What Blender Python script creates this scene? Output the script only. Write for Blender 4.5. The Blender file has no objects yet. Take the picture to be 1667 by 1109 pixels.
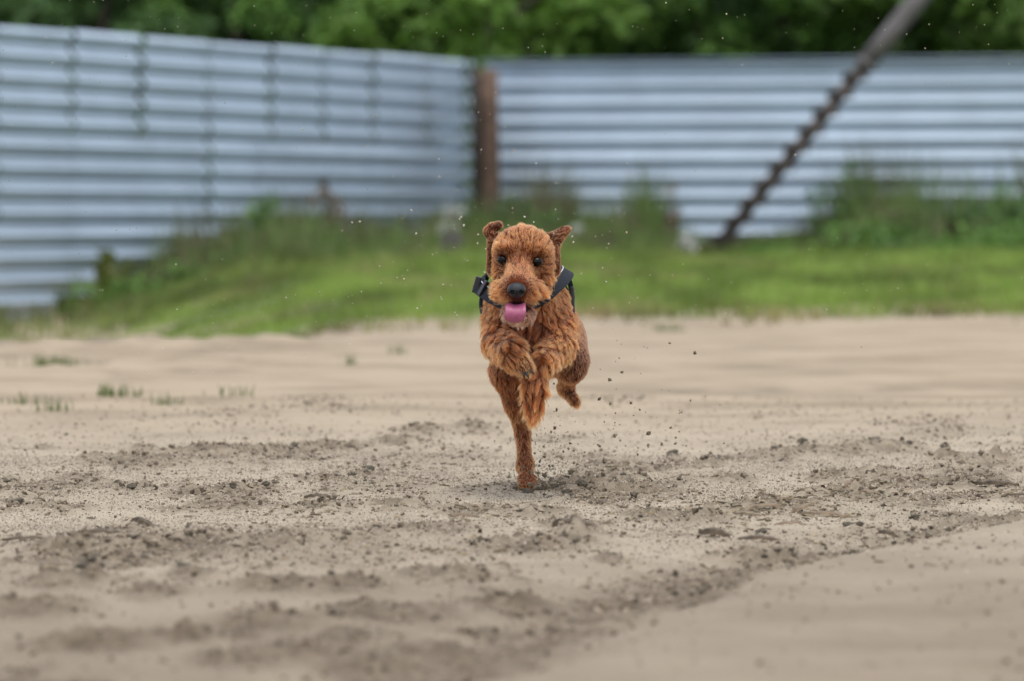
import bpy, math, random
import numpy as np
from mathutils import Vector, Matrix
from mathutils.kdtree import KDTree

random.seed(7)
RNG = np.random.default_rng(11)
SC = bpy.context.scene
COL = SC.collection
R = math.radians

# ------------------------------------------------------------------ camera
FPX = 9261.0            # 200 mm lens on a 36 mm frame, in photo pixels (1667 wide)
CAM_H = 0.5625
HOR = 350.0             # photo row of the horizon
DOGY = 11.6             # distance of the planted paw
cam_d = bpy.data.cameras.new('camera')
cam_d.sensor_width = 36.0
cam_d.lens = 200.0
cam_d.clip_start = 0.1
cam_d.clip_end = 3000.0
cam = bpy.data.objects.new('camera', cam_d)
COL.objects.link(cam)
cam.location = (0, 0, CAM_H)
pitch = math.atan((554.5 - HOR) / FPX)
cam.rotation_euler = (R(90) - pitch, 0, 0)
cam_d.dof.use_dof = True
cam_d.dof.focus_distance = 11.3
cam_d.dof.aperture_fstop = 6.0
SC.camera = cam

# ------------------------------------------------------------------ sky, sun, exposure
SUN_EL, SUN_AZ = 66.0, 168.0     # azimuth measured clockwise from +Y (the view direction)
world = bpy.data.worlds.new('World')
SC.world = world
world.use_nodes = True
wn, wl = world.node_tree.nodes, world.node_tree.links
bg = wn['Background']
sky = wn.new('ShaderNodeTexSky')
sky.sky_type = 'NISHITA'
sky.sun_disc = False
sky.sun_elevation = R(SUN_EL)
sky.sun_rotation = R(SUN_AZ)
sky.air_density = 1.0
sky.dust_density = 4.0
sky.ozone_density = 1.0
hsv = wn.new('ShaderNodeHueSaturation')
hsv.inputs['Saturation'].default_value = 0.7     # a veil of cloud greys the blue
wl.new(sky.outputs[0], hsv.inputs['Color'])
veil = wn.new('ShaderNodeMix'); veil.data_type = 'RGBA'      # an even layer of cloud over the whole sky
veil.inputs[0].default_value = 0.72
wl.new(hsv.outputs[0], veil.inputs[6])
veil.inputs[7].default_value = (6.5, 7.0, 7.9, 1)
wl.new(veil.outputs[2], bg.inputs['Color'])
bg.inputs['Strength'].default_value = 0.12
sun_d = bpy.data.lights.new('sun', 'SUN')
sun_d.energy = 1.25
sun_d.angle = R(38)
sun_d.color = (1.0, 0.965, 0.91)
sun = bpy.data.objects.new('sun', sun_d)
COL.objects.link(sun)
_e, _a = R(SUN_EL), R(SUN_AZ)
sdir = Vector((math.cos(_e) * math.sin(_a), math.cos(_e) * math.cos(_a), math.sin(_e)))
sun.rotation_euler = (-sdir).to_track_quat('-Z', 'Y').to_euler()
sun.location = (0, 0, 20)
SC.view_settings.view_transform = 'Standard'
SC.view_settings.look = 'None'
SC.view_settings.gamma = 1.0
SC.view_settings.exposure = 0.7
SC.view_settings.use_curve_mapping = False
SC.cycles.use_denoising = True
try:
    SC.cycles.denoiser = 'OPENIMAGEDENOISE'
except Exception:
    pass
SC.cycles.max_bounces = 8
SC.cycles.transparent_max_bounces = 8
SC.cycles_curves.shape = 'RIBBONS'
SC.cycles.caustics_reflective = False
SC.cycles.caustics_refractive = False

# ------------------------------------------------------------------ helpers
def tag(o, label=None, cat=None, group=None, kind=None):
    if label: o['label'] = label
    if cat: o['category'] = cat
    if group: o['group'] = group
    if kind: o['kind'] = kind
    return o

def empty(name, loc=(0, 0, 0), rz=0.0):
    o = bpy.data.objects.new(name, None)
    o.empty_display_size = 0.1
    COL.objects.link(o)
    o.location = loc
    o.rotation_euler = (0, 0, rz)
    return o

def link(name, me, mat=None, parent=None):
    if mat is not None and not me.materials:
        me.materials.append(mat)
    o = bpy.data.objects.new(name, me)
    COL.objects.link(o)
    if parent is not None:
        o.parent = parent
    return o

def np_mesh(name, V, F, smooth=True):
    """V (n,3), F (m,k) with k 3 or 4"""
    V = np.asarray(V, dtype=np.float32).reshape(-1, 3)
    F = np.asarray(F, dtype=np.int32)
    m, k = F.shape
    me = bpy.data.meshes.new(name)
    me.vertices.add(len(V)); me.vertices.foreach_set('co', V.ravel())
    me.loops.add(m * k); me.loops.foreach_set('vertex_index', F.ravel())
    me.polygons.add(m)
    me.polygons.foreach_set('loop_start', np.arange(0, m * k, k, dtype=np.int32))
    me.polygons.foreach_set('use_smooth', np.full(m, smooth, dtype=bool))
    me.update(calc_edges=True)
    return me

def set_attr(me, name, data, typ='FLOAT_COLOR', dom='POINT'):
    a = me.attributes.new(name, typ, dom)
    data = np.asarray(data, dtype=np.float32)
    if typ == 'FLOAT_COLOR':
        if data.shape[1] == 3:
            data = np.concatenate([data, np.ones((len(data), 1), np.float32)], 1)
        a.data.foreach_set('color', data.ravel())
    elif typ == 'FLOAT_VECTOR':
        a.data.foreach_set('vector', data.ravel())
    else:
        a.data.foreach_set('value', data.ravel())

class MB:
    """collects quads / tris for one small mesh"""
    def __init__(s): s.v = []; s.f = []
    def add(s, vs, fs):
        b = len(s.v); s.v += [tuple(p) for p in vs]; s.f += [tuple(i + b for i in f) for f in fs]
    def box(s, c, d, rot=None):
        x, y, z = (q / 2 for q in d)
        vs = [Vector(p) for p in ((-x,-y,-z),(x,-y,-z),(x,y,-z),(-x,y,-z),(-x,-y,z),(x,-y,z),(x,y,z),(-x,y,z))]
        if rot is not None: vs = [rot @ p for p in vs]
        c = Vector(c)
        s.add([p + c for p in vs], [(0,3,2,1),(4,5,6,7),(0,1,5,4),(1,2,6,5),(2,3,7,6),(3,0,4,7)])
    def tube(s, pts, rads, n=8, cap=True):
        pts = [Vector(p) for p in pts]
        rings = []
        for i, p in enumerate(pts):
            t = (pts[min(i + 1, len(pts) - 1)] - pts[max(i - 1, 0)]).normalized()
            a = Vector((0, 0, 1)) if abs(t.z) < 0.9 else Vector((1, 0, 0))
            u = t.cross(a).normalized(); w = t.cross(u)
            rings.append([p + (u * math.cos(q) + w * math.sin(q)) * rads[i] for q in (2 * math.pi * k / n for k in range(n))])
        vs = [q for r in rings for q in r]
        fs = []
        for i in range(len(pts) - 1):
            for k in range(n):
                fs.append((i*n + k, i*n + (k+1) % n, (i+1)*n + (k+1) % n, (i+1)*n + k))
        if cap:
            fs.append(tuple(range(n))[::-1]); fs.append(tuple((len(pts)-1)*n + k for k in range(n)))
        s.add(vs, fs)
    def build(s, name, mat, parent=None, smooth=True):
        me = bpy.data.meshes.new(name)
        me.from_pydata(s.v, [], s.f)
        for p in me.polygons: p.use_smooth = smooth
        me.update()
        return link(name, me, mat, parent)

# --- gradient noise
def _hash(ix, iy, seed):
    h = (ix.astype(np.int64) * 374761393 + iy.astype(np.int64) * 668265263 + seed * 974711) & 0x7fffffff
    h = ((h ^ (h >> 13)) * 1274126177) & 0x7fffffff
    return (h ^ (h >> 16)) & 0xffff
def pnoise(x, y, seed=0):
    x = np.asarray(x, np.float64); y = np.asarray(y, np.float64)
    ix = np.floor(x); iy = np.floor(y); fx = x - ix; fy = y - iy
    ux = fx*fx*fx*(fx*(fx*6-15)+10); uy = fy*fy*fy*(fy*(fy*6-15)+10)
    def g(dx, dy):
        a = _hash(ix + dx, iy + dy, seed) * (2*np.pi/65536)
        return np.cos(a)*(fx-dx) + np.sin(a)*(fy-dy)
    n0 = g(0,0)*(1-ux) + g(1,0)*ux; n1 = g(0,1)*(1-ux) + g(1,1)*ux
    return (n0*(1-uy) + n1*uy) * 1.5
def fbm(x, y, seed=0, octs=4, gain=0.5):
    s = 0; a = 1
    for o in range(octs):
        s = s + a * pnoise(x*2**o + 17.3*o, y*2**o - 9.1*o, seed + o); a *= gain
    return s
def sstep(a, b, x):
    t = np.clip((x - a) / (b - a), 0, 1); return t*t*(3 - 2*t)

# --- from measured photo rows/columns to places in the world
def pt(u, v, d):
    """point at distance DOGY + d that the photo shows at (u, v)"""
    Y = DOGY + d
    cp, sp = math.cos(pitch), math.sin(pitch)
    a, b = (u - 833.5) / FPX, (554.5 - v) / FPX
    dx, dy, dz = a, cp + b * sp, -sp + b * cp
    k = Y / dy
    return Vector((dx * k, Y, CAM_H + dz * k))
def gp(u, v, z=0.0):
    D = (CAM_H - z) * FPX / (v - HOR)
    return ((u - 833.5) * D / FPX, D)

# --- materials
def mat(name):
    m = bpy.data.materials.new(name); m.use_nodes = True
    return m, m.node_tree.nodes, m.node_tree.links, m.node_tree.nodes['Principled BSDF']
def plain(name, col, rough=0.7, metal=0.0, noise=None, bump=0.0, spec=0.4):
    m, n, l, p = mat(name)
    p.inputs['Base Color'].default_value = (*col, 1)
    p.inputs['Roughness'].default_value = rough
    p.inputs['Metallic'].default_value = metal
    p.inputs['Specular IOR Level'].default_value = spec
    if noise:
        tc = n.new('ShaderNodeTexCoord'); t = n.new('ShaderNodeTexNoise')
        t.inputs['Scale'].default_value = noise[0]; t.inputs['Detail'].default_value = 5
        l.new(tc.outputs['Object'], t.inputs['Vector'])
        r = n.new('ShaderNodeValToRGB')
        r.color_ramp.elements[0].position = 0.3; r.color_ramp.elements[1].position = 0.7
        r.color_ramp.elements[0].color = (*[c * (1 - noise[1]) for c in col], 1)
        r.color_ramp.elements[1].color = (*[min(1, c * (1 + noise[1])) for c in col], 1)
        l.new(t.outputs['Fac'], r.inputs['Fac']); l.new(r.outputs[0], p.inputs['Base Color'])
        if bump:
            b = n.new('ShaderNodeBump'); b.inputs['Strength'].default_value = bump
            b.inputs['Distance'].default_value = 0.01
            l.new(t.outputs['Fac'], b.inputs['Height']); l.new(b.outputs[0], p.inputs['Normal'])
    return m
def attr_mat(name, attr='col', rough=0.8, transl=0.0, rand=0.0, spec=0.3):
    m, n, l, p = mat(name)
    a = n.new('ShaderNodeAttribute'); a.attribute_name = attr
    c = a.outputs['Color']
    if rand:
        oi = n.new('ShaderNodeObjectInfo'); h = n.new('ShaderNodeHueSaturation')
        mr = n.new('ShaderNodeMapRange'); mr.inputs['To Min'].default_value = 1 - rand; mr.inputs['To Max'].default_value = 1 + rand
        l.new(oi.outputs['Random'], mr.inputs['Value']); l.new(mr.outputs[0], h.inputs['Value'])
        l.new(c, h.inputs['Color']); c = h.outputs[0]
    l.new(c, p.inputs['Base Color'])
    p.inputs['Roughness'].default_value = rough
    p.inputs['Specular IOR Level'].default_value = spec
    if transl:
        t = n.new('ShaderNodeBsdfTranslucent'); l.new(c, t.inputs['Color'])
        mx = n.new('ShaderNodeMixShader'); mx.inputs[0].default_value = transl
        l.new(p.outputs[0], mx.inputs[1]); l.new(t.outputs[0], mx.inputs[2])
        l.new(mx.outputs[0], n['Material Output'].inputs['Surface'])
    return m

# ------------------------------------------------------------------ ground
# lip of the smooth sand bank in the near right corner
BANK = np.array([(-1.2, 3.6), (-0.25, 6.0), (0.035, 6.9), (0.19, 7.8), (0.41, 9.0), (0.68, 9.65), (0.94, 10.3), (1.5, 11.4), (4, 14.0)])
# lumps of churned sand measured in the photo: column, row, half width (m), half depth (m), height (m)
LUMPS = [(235,741,.03,.05,.022),(150,752,.035,.05,.016),(330,746,.10,.10,.016),(215,758,.10,.12,.016),(430,742,.12,.12,.014),(540,735,.10,.12,.014),
 (690,712,.06,.1,.02),(770,708,.05,.1,.018),(640,727,.05,.1,.014),(595,777,.04,.05,.014),(520,783,.05,.05,.010),(400,803,.07,.05,.012),(320,806,.06,.05,.010),
 (230,800,.06,.05,.010),(60,805,.06,.05,.010),(10,828,.04,.06,.02),(100,828,.05,.05,.012),(950,798,.05,.06,.018),(1010,800,.05,.06,.010),(1060,802,.06,.06,.012),
 (1110,785,.03,.04,.010),(1000,778,.03,.05,.018),(1095,752,.02,.05,.022),(1150,757,.035,.06,.02),(1190,783,.05,.06,.016),(1260,745,.05,.08,.018),(1310,738,.04,.08,.02),
 (1440,738,.08,.09,.022),(1380,742,.05,.08,.014),(1420,777,.10,.07,.016),(1350,780,.05,.06,.010),(1545,757,.035,.05,.028),(1590,762,.05,.05,.018),(1625,760,.035,.05,.018),
 (1250,825,.09,.08,.016),(1390,805,.08,.08,.016),(1480,822,.06,.06,.012),(1520,815,.08,.06,.010),(530,832,.06,.06,.014),(660,833,.06,.06,.014),(780,838,.07,.06,.012),
 (880,842,.05,.05,.012),(1060,848,.05,.06,.014),(1140,852,.06,.06,.018),(1500,865,.06,.06,.014),(1560,850,.05,.06,.016),(1630,855,.05,.06,.018),
 (940,885,.035,.05,.026),(330,885,.05,.07,.018),(480,888,.05,.07,.014),(590,880,.05,.07,.010),(700,873,.06,.07,.012),(1300,905,.07,.08,.018),(1230,905,.04,.05,.014),
 (1180,945,.05,.07,.022),(990,916,.02,.04,.016),(870,897,.09,.07,.012),(150,905,.06,.06,.022),(310,905,.035,.05,.018),(90,905,.05,.06,.016),(240,890,.025,.04,.014),
 (560,960,.06,.06,.022),(700,940,.06,.05,.014),(770,945,.03,.04,.014),(450,958,.05,.06,.016),(310,945,.03,.05,.016),(150,955,.025,.05,.028),(80,960,.04,.05,.018),
 (250,975,.04,.06,.016),(430,1020,.06,.07,.020),(690,1000,.05,.06,.016),(840,985,.07,.07,.012),(60,1000,.06,.07,.018),(150,1062,.07,.06,.028),(310,1050,.04,.05,.022),
 (520,1075,.08,.06,.016),(400,1085,.06,.06,.014),(720,1060,.06,.06,.016),(1000,975,.06,.07,.014),(1080,960,.05,.06,.012),(870,1035,.06,.07,.016),(640,1095,.08,.07,.020),(960,1000,.05,.06,.018)]
LW = [(*gp(u, v), a, b, h * (.6 if v > 930 else 1)) for (u, v, a, b, h) in LUMPS]
FALLR = [(-8,22),(-2.1,26.5),(-1.6,28.0),(-1.35,29.2),(-1,29.6),(0,29.8),(2.8,31.5),(9,33)]
_fx = np.array([a for a, b in FALLR]); _fy = np.array([b for a, b in FALLR])
def grass_edge(x): return np.interp(x, _fx, _fy)

def base_h(x, y):
    a = sstep(27, 52, y)
    left = sstep(-1.15, -3.3, x + .085 * (y - 40))
    h = a * (0.12 + 0.06 * sstep(1, 4, x)) * (1 - left) - 0.35 * left * sstep(23.5, 35, y)
    h = h + 0.018 * sstep(13.2, 15.5, y + 0.9 * x) * (1 - sstep(22, 30, y))
    far = sstep(66, 120, y); h = h * (1 - far) + 0.1 * far
    return h
def bank_s(x, y):
    """signed distance across the bank's lip, positive on the bank"""
    bx = np.interp(y, BANK[:, 1], BANK[:, 0], left=-5, right=6)
    return (x - bx + 0.025 * pnoise(y * 1.7, y * 0.0, 31)) * 0.82
def churn(x, y):
    """how broken up the surface is, 0 smooth .. 1 clods"""
    n = fbm(x * 2.6 + 3, y * 0.9, 3, 4, 0.55)
    m = sstep(0.08, 0.75, n)
    m = m * sstep(15.5, 12.6, y + 0.5 * x)
    m = np.maximum(m, 0.5 * sstep(0.2, 0.7, fbm(x * 1.5, y * .35, 9, 3)) * sstep(29, 20, y))
    lump = np.zeros_like(m)
    for (lx, ly, a, b, h) in LW:
        sel = (np.abs(x - lx) < 3 * a) & (np.abs(y - ly) < 9 * b)
        if sel.any():
            q = np.exp(-0.5 * (((x[sel] - lx) / a) ** 2 + ((y[sel] - ly) / (b * 2.4)) ** 2))
            lump[sel] = np.maximum(lump[sel], q)
    m = np.maximum(m, lump)
    s = bank_s(x, y)
    near = sstep(12.5, 11, y)
    smooth = sstep(0.0, 0.06, s) * near
    trough = np.exp(-((s + 0.10) / 0.085) ** 2) * near
    m = np.maximum(m, 0.85 * trough)
    return m * (1 - 0.93 * smooth), s, near
def ground_h(x, y, detail=True):
    x = np.asarray(x, np.float64); y = np.asarray(y, np.float64)
    h = base_h(x, y)
    if not detail: return h
    c, s, near = churn(x, y)
    h = h + 0.010 * fbm(x * 0.9, y * 0.45, 21, 3) * sstep(40, 25, y) + 0.02 * fbm(x * .5, y * .3, 23, 2) * sstep(20, 40, y)
    r = fbm(x * 9, y * 6, 41, 4, 0.6)
    cl = np.maximum(0, pnoise(x * 19, y * 13, 51)) + 0.6 * np.maximum(0, pnoise(x * 41, y * 29, 52)) + 0.35 * np.maximum(0, pnoise(x * 83, y * 50, 53))
    fade = sstep(19, 13, y)
    h = h + c * fade * (0.0075 * r + 0.013 * cl)
    h = h + 0.0016 * fbm(x * 33, y * 25, 61, 2) * fade
    for (lx, ly, a, b, hh) in LW:
        sel = (np.abs(x - lx) < 3 * a) & (np.abs(y - ly) < 3.5 * b)
        if sel.any():
            xs, ys = x[sel], y[sel]
            q = np.exp(-0.5 * (((xs - lx) / a) ** 2 + ((ys - ly) / b) ** 2))
            h[sel] += hh * .9 * q * (0.2 + 1.1 * np.abs(pnoise(xs * 30, ys * 16, 71)) + .8 * np.abs(pnoise(xs * 60, ys * 30, 72)) + .5 * np.abs(pnoise(xs * 120, ys * 45, 73)))
    # the bank and the furrow along its lip
    h = h + near * (0.030 * sstep(-0.03, 0.10, s) * (1 - 0.5 * sstep(0.3, 1.2, s)) - 0.016 * np.exp(-((s + 0.12) / 0.09) ** 2))
    h = h + near * sstep(0.1, 0.4, s) * 0.011 * fbm(x * 5, y * 2, 81, 4)
    # rough left shoulder where grass creeps into the sand
    lf = sstep(-0.2, -1.2, x) * sstep(16, 21, y) * sstep(34, 28, y)
    h = h + lf * 0.05 * np.maximum(0, fbm(x * 2.2, y * 0.9, 91, 4))
    # tyre-wide shallow ruts on the far sand
    rt = sstep(14.5, 16.5, y) * sstep(29, 25, y)
    h = h - rt * 0.022 * np.exp(-((y - 20.6 - 0.35 * x + 0.4 * pnoise(x * 1.3, y * 0, 95)) / 0.5) ** 2) * sstep(-.1, .3, x)
    h = h - rt * 0.015 * np.exp(-((y - 17.4 - 0.5 * x) / 0.4) ** 2) * sstep(-.3, .2, x)
    return h

def grow(start, step, ratio, end):
    out = [start]
    while out[-1] < end:
        out.append(out[-1] + step); step *= ratio
    return out
xp = np.arange(0, 1.30, 0.0062)
xp = np.concatenate([xp, np.array(grow(1.30, 0.0075, 1.045, 9.0))[0:], np.array(grow(10.0, 1.2, 1.35, 900))])
xs = np.concatenate([-xp[:0:-1], xp])
yd = np.arange(6.2, 13.2, 0.019)
yf = np.array(grow(13.2, 0.02, 1.018, 66))
yfar = np.array(grow(68, 3, 1.3, 2000))
yn = -np.array(grow(-6.15, 0.05, 1.3, 40))[::-1]
ys = np.concatenate([yn, yd, yf, yfar])
ys = np.unique(ys)
GX, GY = np.meshgrid(xs, ys)
gx, gy = GX.ravel(), GY.ravel()
gz = ground_h(gx, gy)
nx, ny = len(xs), len(ys)
ii = (np.arange(ny - 1)[:, None] * nx + np.arange(nx - 1)[None, :]).ravel()
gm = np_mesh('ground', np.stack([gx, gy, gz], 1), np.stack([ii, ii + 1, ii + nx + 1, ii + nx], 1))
gch, gs, gnear = churn(gx, gy)
# soil: R churned damp soil plus painted rut shadow, G turf cover, B dry tan sand
ge = grass_edge(gx) + 2.0 * fbm(gx * 1.1, gy * 0.5, 101, 3)
turf = sstep(-0.6, 3.0, gy - ge) * (1 - .85 * sstep(-2.1, -3.1, gx + .085 * (gy - 40) + .5 * fbm(gx * 1.3, gy * .55, 111, 3)))
leftmix = sstep(-0.3, -1.6, gx) * sstep(17, 23, gy) * 0.55 * sstep(-.2, .5, fbm(gx * 1.5, gy * .8, 103, 3))
dry = sstep(12.0, 17, gy)
ruts = .55 * (np.exp(-((gy - 20.4 - .35 * gx) / .55) ** 2) * sstep(-.1, .3, gx) + np.exp(-((gy - 17.3 - .5 * gx) / .4) ** 2) * sstep(-.3, .2, gx) + np.exp(-((gy - 24.5 + .6 * gx) / .5) ** 2) * sstep(.2, -.5, gx)) * sstep(-.5, .5, fbm(gx * 2.2, gy * .5, 107, 3) + .1)  # soft shadow along the furrows, put into the soil colour
damp_vignette = sstep(11.2, 7.4, gy + .35 * fbm(gx * 1.4, gy * .6, 109, 3))  # near sand darker: partly damp, partly lens vignette painted into the colour
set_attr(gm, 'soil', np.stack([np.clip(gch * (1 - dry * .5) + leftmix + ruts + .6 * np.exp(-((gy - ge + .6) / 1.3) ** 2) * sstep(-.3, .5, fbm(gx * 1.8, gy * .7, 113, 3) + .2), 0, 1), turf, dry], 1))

def ground_material():
    m, n, l, p = mat('sandy_ground')
    a = n.new('ShaderNodeAttribute'); a.attribute_name = 'soil'
    sp = n.new('ShaderNodeSeparateColor'); l.new(a.outputs['Color'], sp.inputs[0])
    geo = n.new('ShaderNodeNewGeometry')
    def noise(scale, detail=5, rough=0.6):
        t = n.new('ShaderNodeTexNoise'); t.inputs['Scale'].default_value = scale
        t.inputs['Detail'].default_value = detail; t.inputs['Roughness'].default_value = rough
        l.new(geo.outputs['Position'], t.inputs['Vector']); return t.outputs['Fac']
    def mix(f, c1, c2):
        x = n.new('ShaderNodeMix'); x.data_type = 'RGBA'
        if hasattr(f, 'links'): l.new(f, x.inputs[0])
        else: x.inputs[0].default_value = f
        for s, c in ((6, c1), (7, c2)):
            if hasattr(c, 'links'): l.new(c, x.inputs[s])
            else: x.inputs[s].default_value = (*c, 1)
        return x.outputs[2]
    def rng(v, a0, a1, b0=0.0, b1=1.0):
        r = n.new('ShaderNodeMapRange'); r.interpolation_type = 'SMOOTHSTEP'
        for k, q in zip(('From Min', 'From Max', 'To Min', 'To Max'), (a0, a1, b0, b1)): r.inputs[k].default_value = q
        l.new(v, r.inputs['Value']); return r.outputs[0]
    def mul(a_, b_):
        x = n.new('ShaderNodeMath'); x.operation = 'MULTIPLY'
        for k, q in enumerate((a_, b_)):
            if hasattr(q, 'links'): l.new(q, x.inputs[k])
            else: x.inputs[k].default_value = q
        return x.outputs[0]
    pale = mix(rng(noise(2.3), .3, .7), (.315, .258, .182), (.415, .345, .252))
    tan = mix(rng(noise(1.5), .3, .62), (.25, .192, .125), (.38, .300, .205))
    sand = mix(sp.outputs['Blue'], pale, tan)
    grit = mul(rng(noise(240, 2), .56, .70), rng(noise(5, 3), .38, .62, 0.25, 1))
    sand = mix(mul(grit, .7), sand, (.16, .135, .105))
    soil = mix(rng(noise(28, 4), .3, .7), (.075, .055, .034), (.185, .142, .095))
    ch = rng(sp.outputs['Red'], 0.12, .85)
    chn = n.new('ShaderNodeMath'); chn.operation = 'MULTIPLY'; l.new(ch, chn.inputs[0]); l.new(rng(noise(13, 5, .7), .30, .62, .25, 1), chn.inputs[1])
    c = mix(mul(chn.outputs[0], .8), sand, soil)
    turfc = mix(rng(noise(1.6, 4), .35, .65), (.085, .14, .03), (.16, .17, .06))
    c = mix(sp.outputs['Green'], c, turfc)
    dm = n.new('ShaderNodeAttribute'); dm.attribute_name = 'damp'  # dampness and painted vignette together
    mm = n.new('ShaderNodeMix'); mm.data_type = 'RGBA'; mm.blend_type = 'MULTIPLY'
    l.new(dm.outputs['Fac'], mm.inputs[0]); l.new(c, mm.inputs[6]); mm.inputs[7].default_value = (.68, .645, .62, 1)
    c = mm.outputs[2]
    l.new(c, p.inputs['Base Color'])
    p.inputs['Roughness'].default_value = 0.88
    p.inputs['Specular IOR Level'].default_value = 0.25
    b1 = n.new('ShaderNodeBump'); b1.inputs['Strength'].default_value = 0.9; b1.inputs['Distance'].default_value = 0.004
    l.new(noise(110, 4, .7), b1.inputs['Height'])
    b2 = n.new('ShaderNodeBump'); b2.inputs['Strength'].default_value = 0.8; b2.inputs['Distance'].default_value = 0.0018
    l.new(noise(420, 2, .6), b2.inputs['Height']); l.new(b1.outputs[0], b2.inputs['Normal'])
    l.new(b2.outputs[0], p.inputs['Normal'])
    return m
set_attr(gm, 'damp', damp_vignette, 'FLOAT')
M_GROUND = ground_material()
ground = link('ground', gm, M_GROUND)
tag(ground, kind='structure')

def gz1(x, y):
    return float(ground_h(np.array([x]), np.array([y]))[0])

# ------------------------------------------------------------------ corrugated fences
def fence_material(name, base, rust=0.0):
    m, n, l, p = mat(name)
    tc = n.new('ShaderNodeNewGeometry')
    t = n.new('ShaderNodeTexNoise'); t.inputs['Scale'].default_value = 1.8; t.inputs['Detail'].default_value = 5
    l.new(tc.outputs['Position'], t.inputs['Vector'])
    r = n.new('ShaderNodeValToRGB')
    r.color_ramp.elements[0].position = .3; r.color_ramp.elements[1].position = .72
    r.color_ramp.elements[0].color = (*[c * .86 for c in base], 1); r.color_ramp.elements[1].color = (*base, 1)
    l.new(t.outputs['Fac'], r.inputs[0])
    oi = n.new('ShaderNodeObjectInfo'); h = n.new('ShaderNodeHueSaturation')
    mr = n.new('ShaderNodeMapRange'); mr.inputs['To Min'].default_value = .9; mr.inputs['To Max'].default_value = 1.06
    l.new(oi.outputs['Random'], mr.inputs[0]); l.new(mr.outputs[0], h.inputs['Value']); l.new(r.outputs[0], h.inputs['Color'])
    l.new(h.outputs[0], p.inputs['Base Color'])
    p.inputs['Metallic'].default_value = .65
    t2 = n.new('ShaderNodeTexNoise'); t2.inputs['Scale'].default_value = 7; l.new(tc.outputs['Position'], t2.inputs['Vector'])
    m2 = n.new('ShaderNodeMapRange'); m2.inputs['To Min'].default_value = .28; m2.inputs['To Max'].default_value = .42
    l.new(t2.outputs['Fac'], m2.inputs[0]); l.new(m2.outputs[0], p.inputs['Roughness'])
    return m
M_FENCE = fence_material('galvanised_sheet', (.55, .645, .74))
M_POSTW = plain('weathered_timber', (.11, .068, .046), .85, noise=(9, .45), bump=.5)
M_POSTD = plain('dark_timber', (.05, .045, .04), .9, noise=(9, .3))
PITCH, AMP = 0.2, 0.037
def sheet_mesh(name, length, z0, z1, phase_top):
    """corrugated sheet along +X, outside facing -Y, ribs horizontal"""
    n = max(4, int(round((z1 - z0) / PITCH * 12)))
    V = []; F = []
    nxs = max(2, int(length / 0.4) + 1)
    for j in range(n + 1):
        z = z0 + (z1 - z0) * j / n
        y = -AMP * math.cos(2 * math.pi * (z - phase_top) / PITCH)
        for i in range(nxs):
            V.append((length * i / (nxs - 1), y, z))
    for j in range(n):
        for i in range(nxs - 1):
            a = j * nxs + i; F.append((a, a + 1, a + nxs + 1, a + nxs))
    me = np_mesh(name, V, F)
    me.materials.append(M_FENCE)
    return me
def solid(o, t=0.003):
    md = o.modifiers.new('thick', 'SOLIDIFY'); md.thickness = t; md.offset = -1; md.use_rim = False
CORNER = Vector((-0.39, 61.7, 0))
LDIR = Vector((-4.12, -11.7, 0)).normalized()
RDIR = Vector((5.8, -1.75, 0)).normalized()
ZTOP = 2.23
# left run: seam positions measured along the run from the corner
def s_of_u(u):
    k = (u - 833.5) / FPX
    # CORNER + s*LDIR : x = k*y
    return (k * CORNER.y - CORNER.x) / (LDIR.x - k * LDIR.y)
fl = empty('corrugated_fence', CORNER)
tag(fl, 'left run of corrugated metal fence, narrow seamed sheets stepping down at the lower edge', 'fence', 'corrugated fences')
ang = math.atan2(-LDIR.y, -LDIR.x)      # sheets run from far left towards the corner
fl.rotation_euler = (0, 0, ang)
def left_sheet(sa, sb, z0, z1, dy=0.0, tilt=0.0):
    me = sheet_mesh('sheet', sb - sa, z0, z1, ZTOP - .05)
    o = link('sheet', me, None, fl)
    o.location = (-sb, dy, 0); o.rotation_euler = (tilt * .5, 0, tilt)
    solid(o)
seams_u = [757, 697, 606, 528, 439, 341, 230, 116, -6, -130, -265]
ss = [0.12] + [s_of_u(u) for u in seams_u] 
for i in range(len(ss) - 1):
    t = [0.012, -0.02, 0.015, -0.012, 0.02, -0.015, .012, .018, -.015, .01, -.01][i]
    left_sheet(ss[i] + .03, ss[i + 1] - .03, 1.26, ZTOP + .004 * ((i * 7) % 5 - 2), 0.0, t)
# lower courses
low_u = [775, 640, 421, 341, 116, -6, -150, -265]
lz = [0.33, .33, .33, .26, .26, .26, .26]
ls = [s_of_u(u) for u in low_u]
for i in range(len(ls) - 1):
    left_sheet(max(.1, ls[i] + .01), ls[i + 1] - .012, .40 if i < 2 else .43, 1.30, -.008, (.006, -.008, .005, .007, -.006, .005, -.005)[i])
def lower(ua, ub, z0, z1, dy): left_sheet(s_of_u(ua) + .012, s_of_u(ub) - .012, z0, z1, dy, .004)
lower(640, 421, .26, .42, -.012)
lower(352, 178, .06, .46, -.016); lower(352, 120, .25, .46, -.020)
lower(157, -30, -.16, .47, -.024); lower(-30, -265, -.16, .47, -.02)
lower(84, -60, -.40, -.12, -.030); lower(-60, -265, -.40, -.12, -.026)
for u in [757, 606, 439, 341, 262, 230, 116, -6, -130, -265]:
    s = s_of_u(u)
    p = CORNER + LDIR * s
    g = gz1(p.x, p.y) - .3
    b = MB(); b.tube([(-s, .10, g), (-s, .10, ZTOP - .12)], [.055, .05], 8)
    b.build('post', M_POSTD, fl)
fr = empty('corrugated_fence', CORNER)
tag(fr, 'right run of corrugated metal fence, long pale sheets behind the slanted auger', 'fence', 'corrugated fences')
fr.rotation_euler = (0, 0, math.atan2(RDIR.y, RDIR.x))
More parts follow.
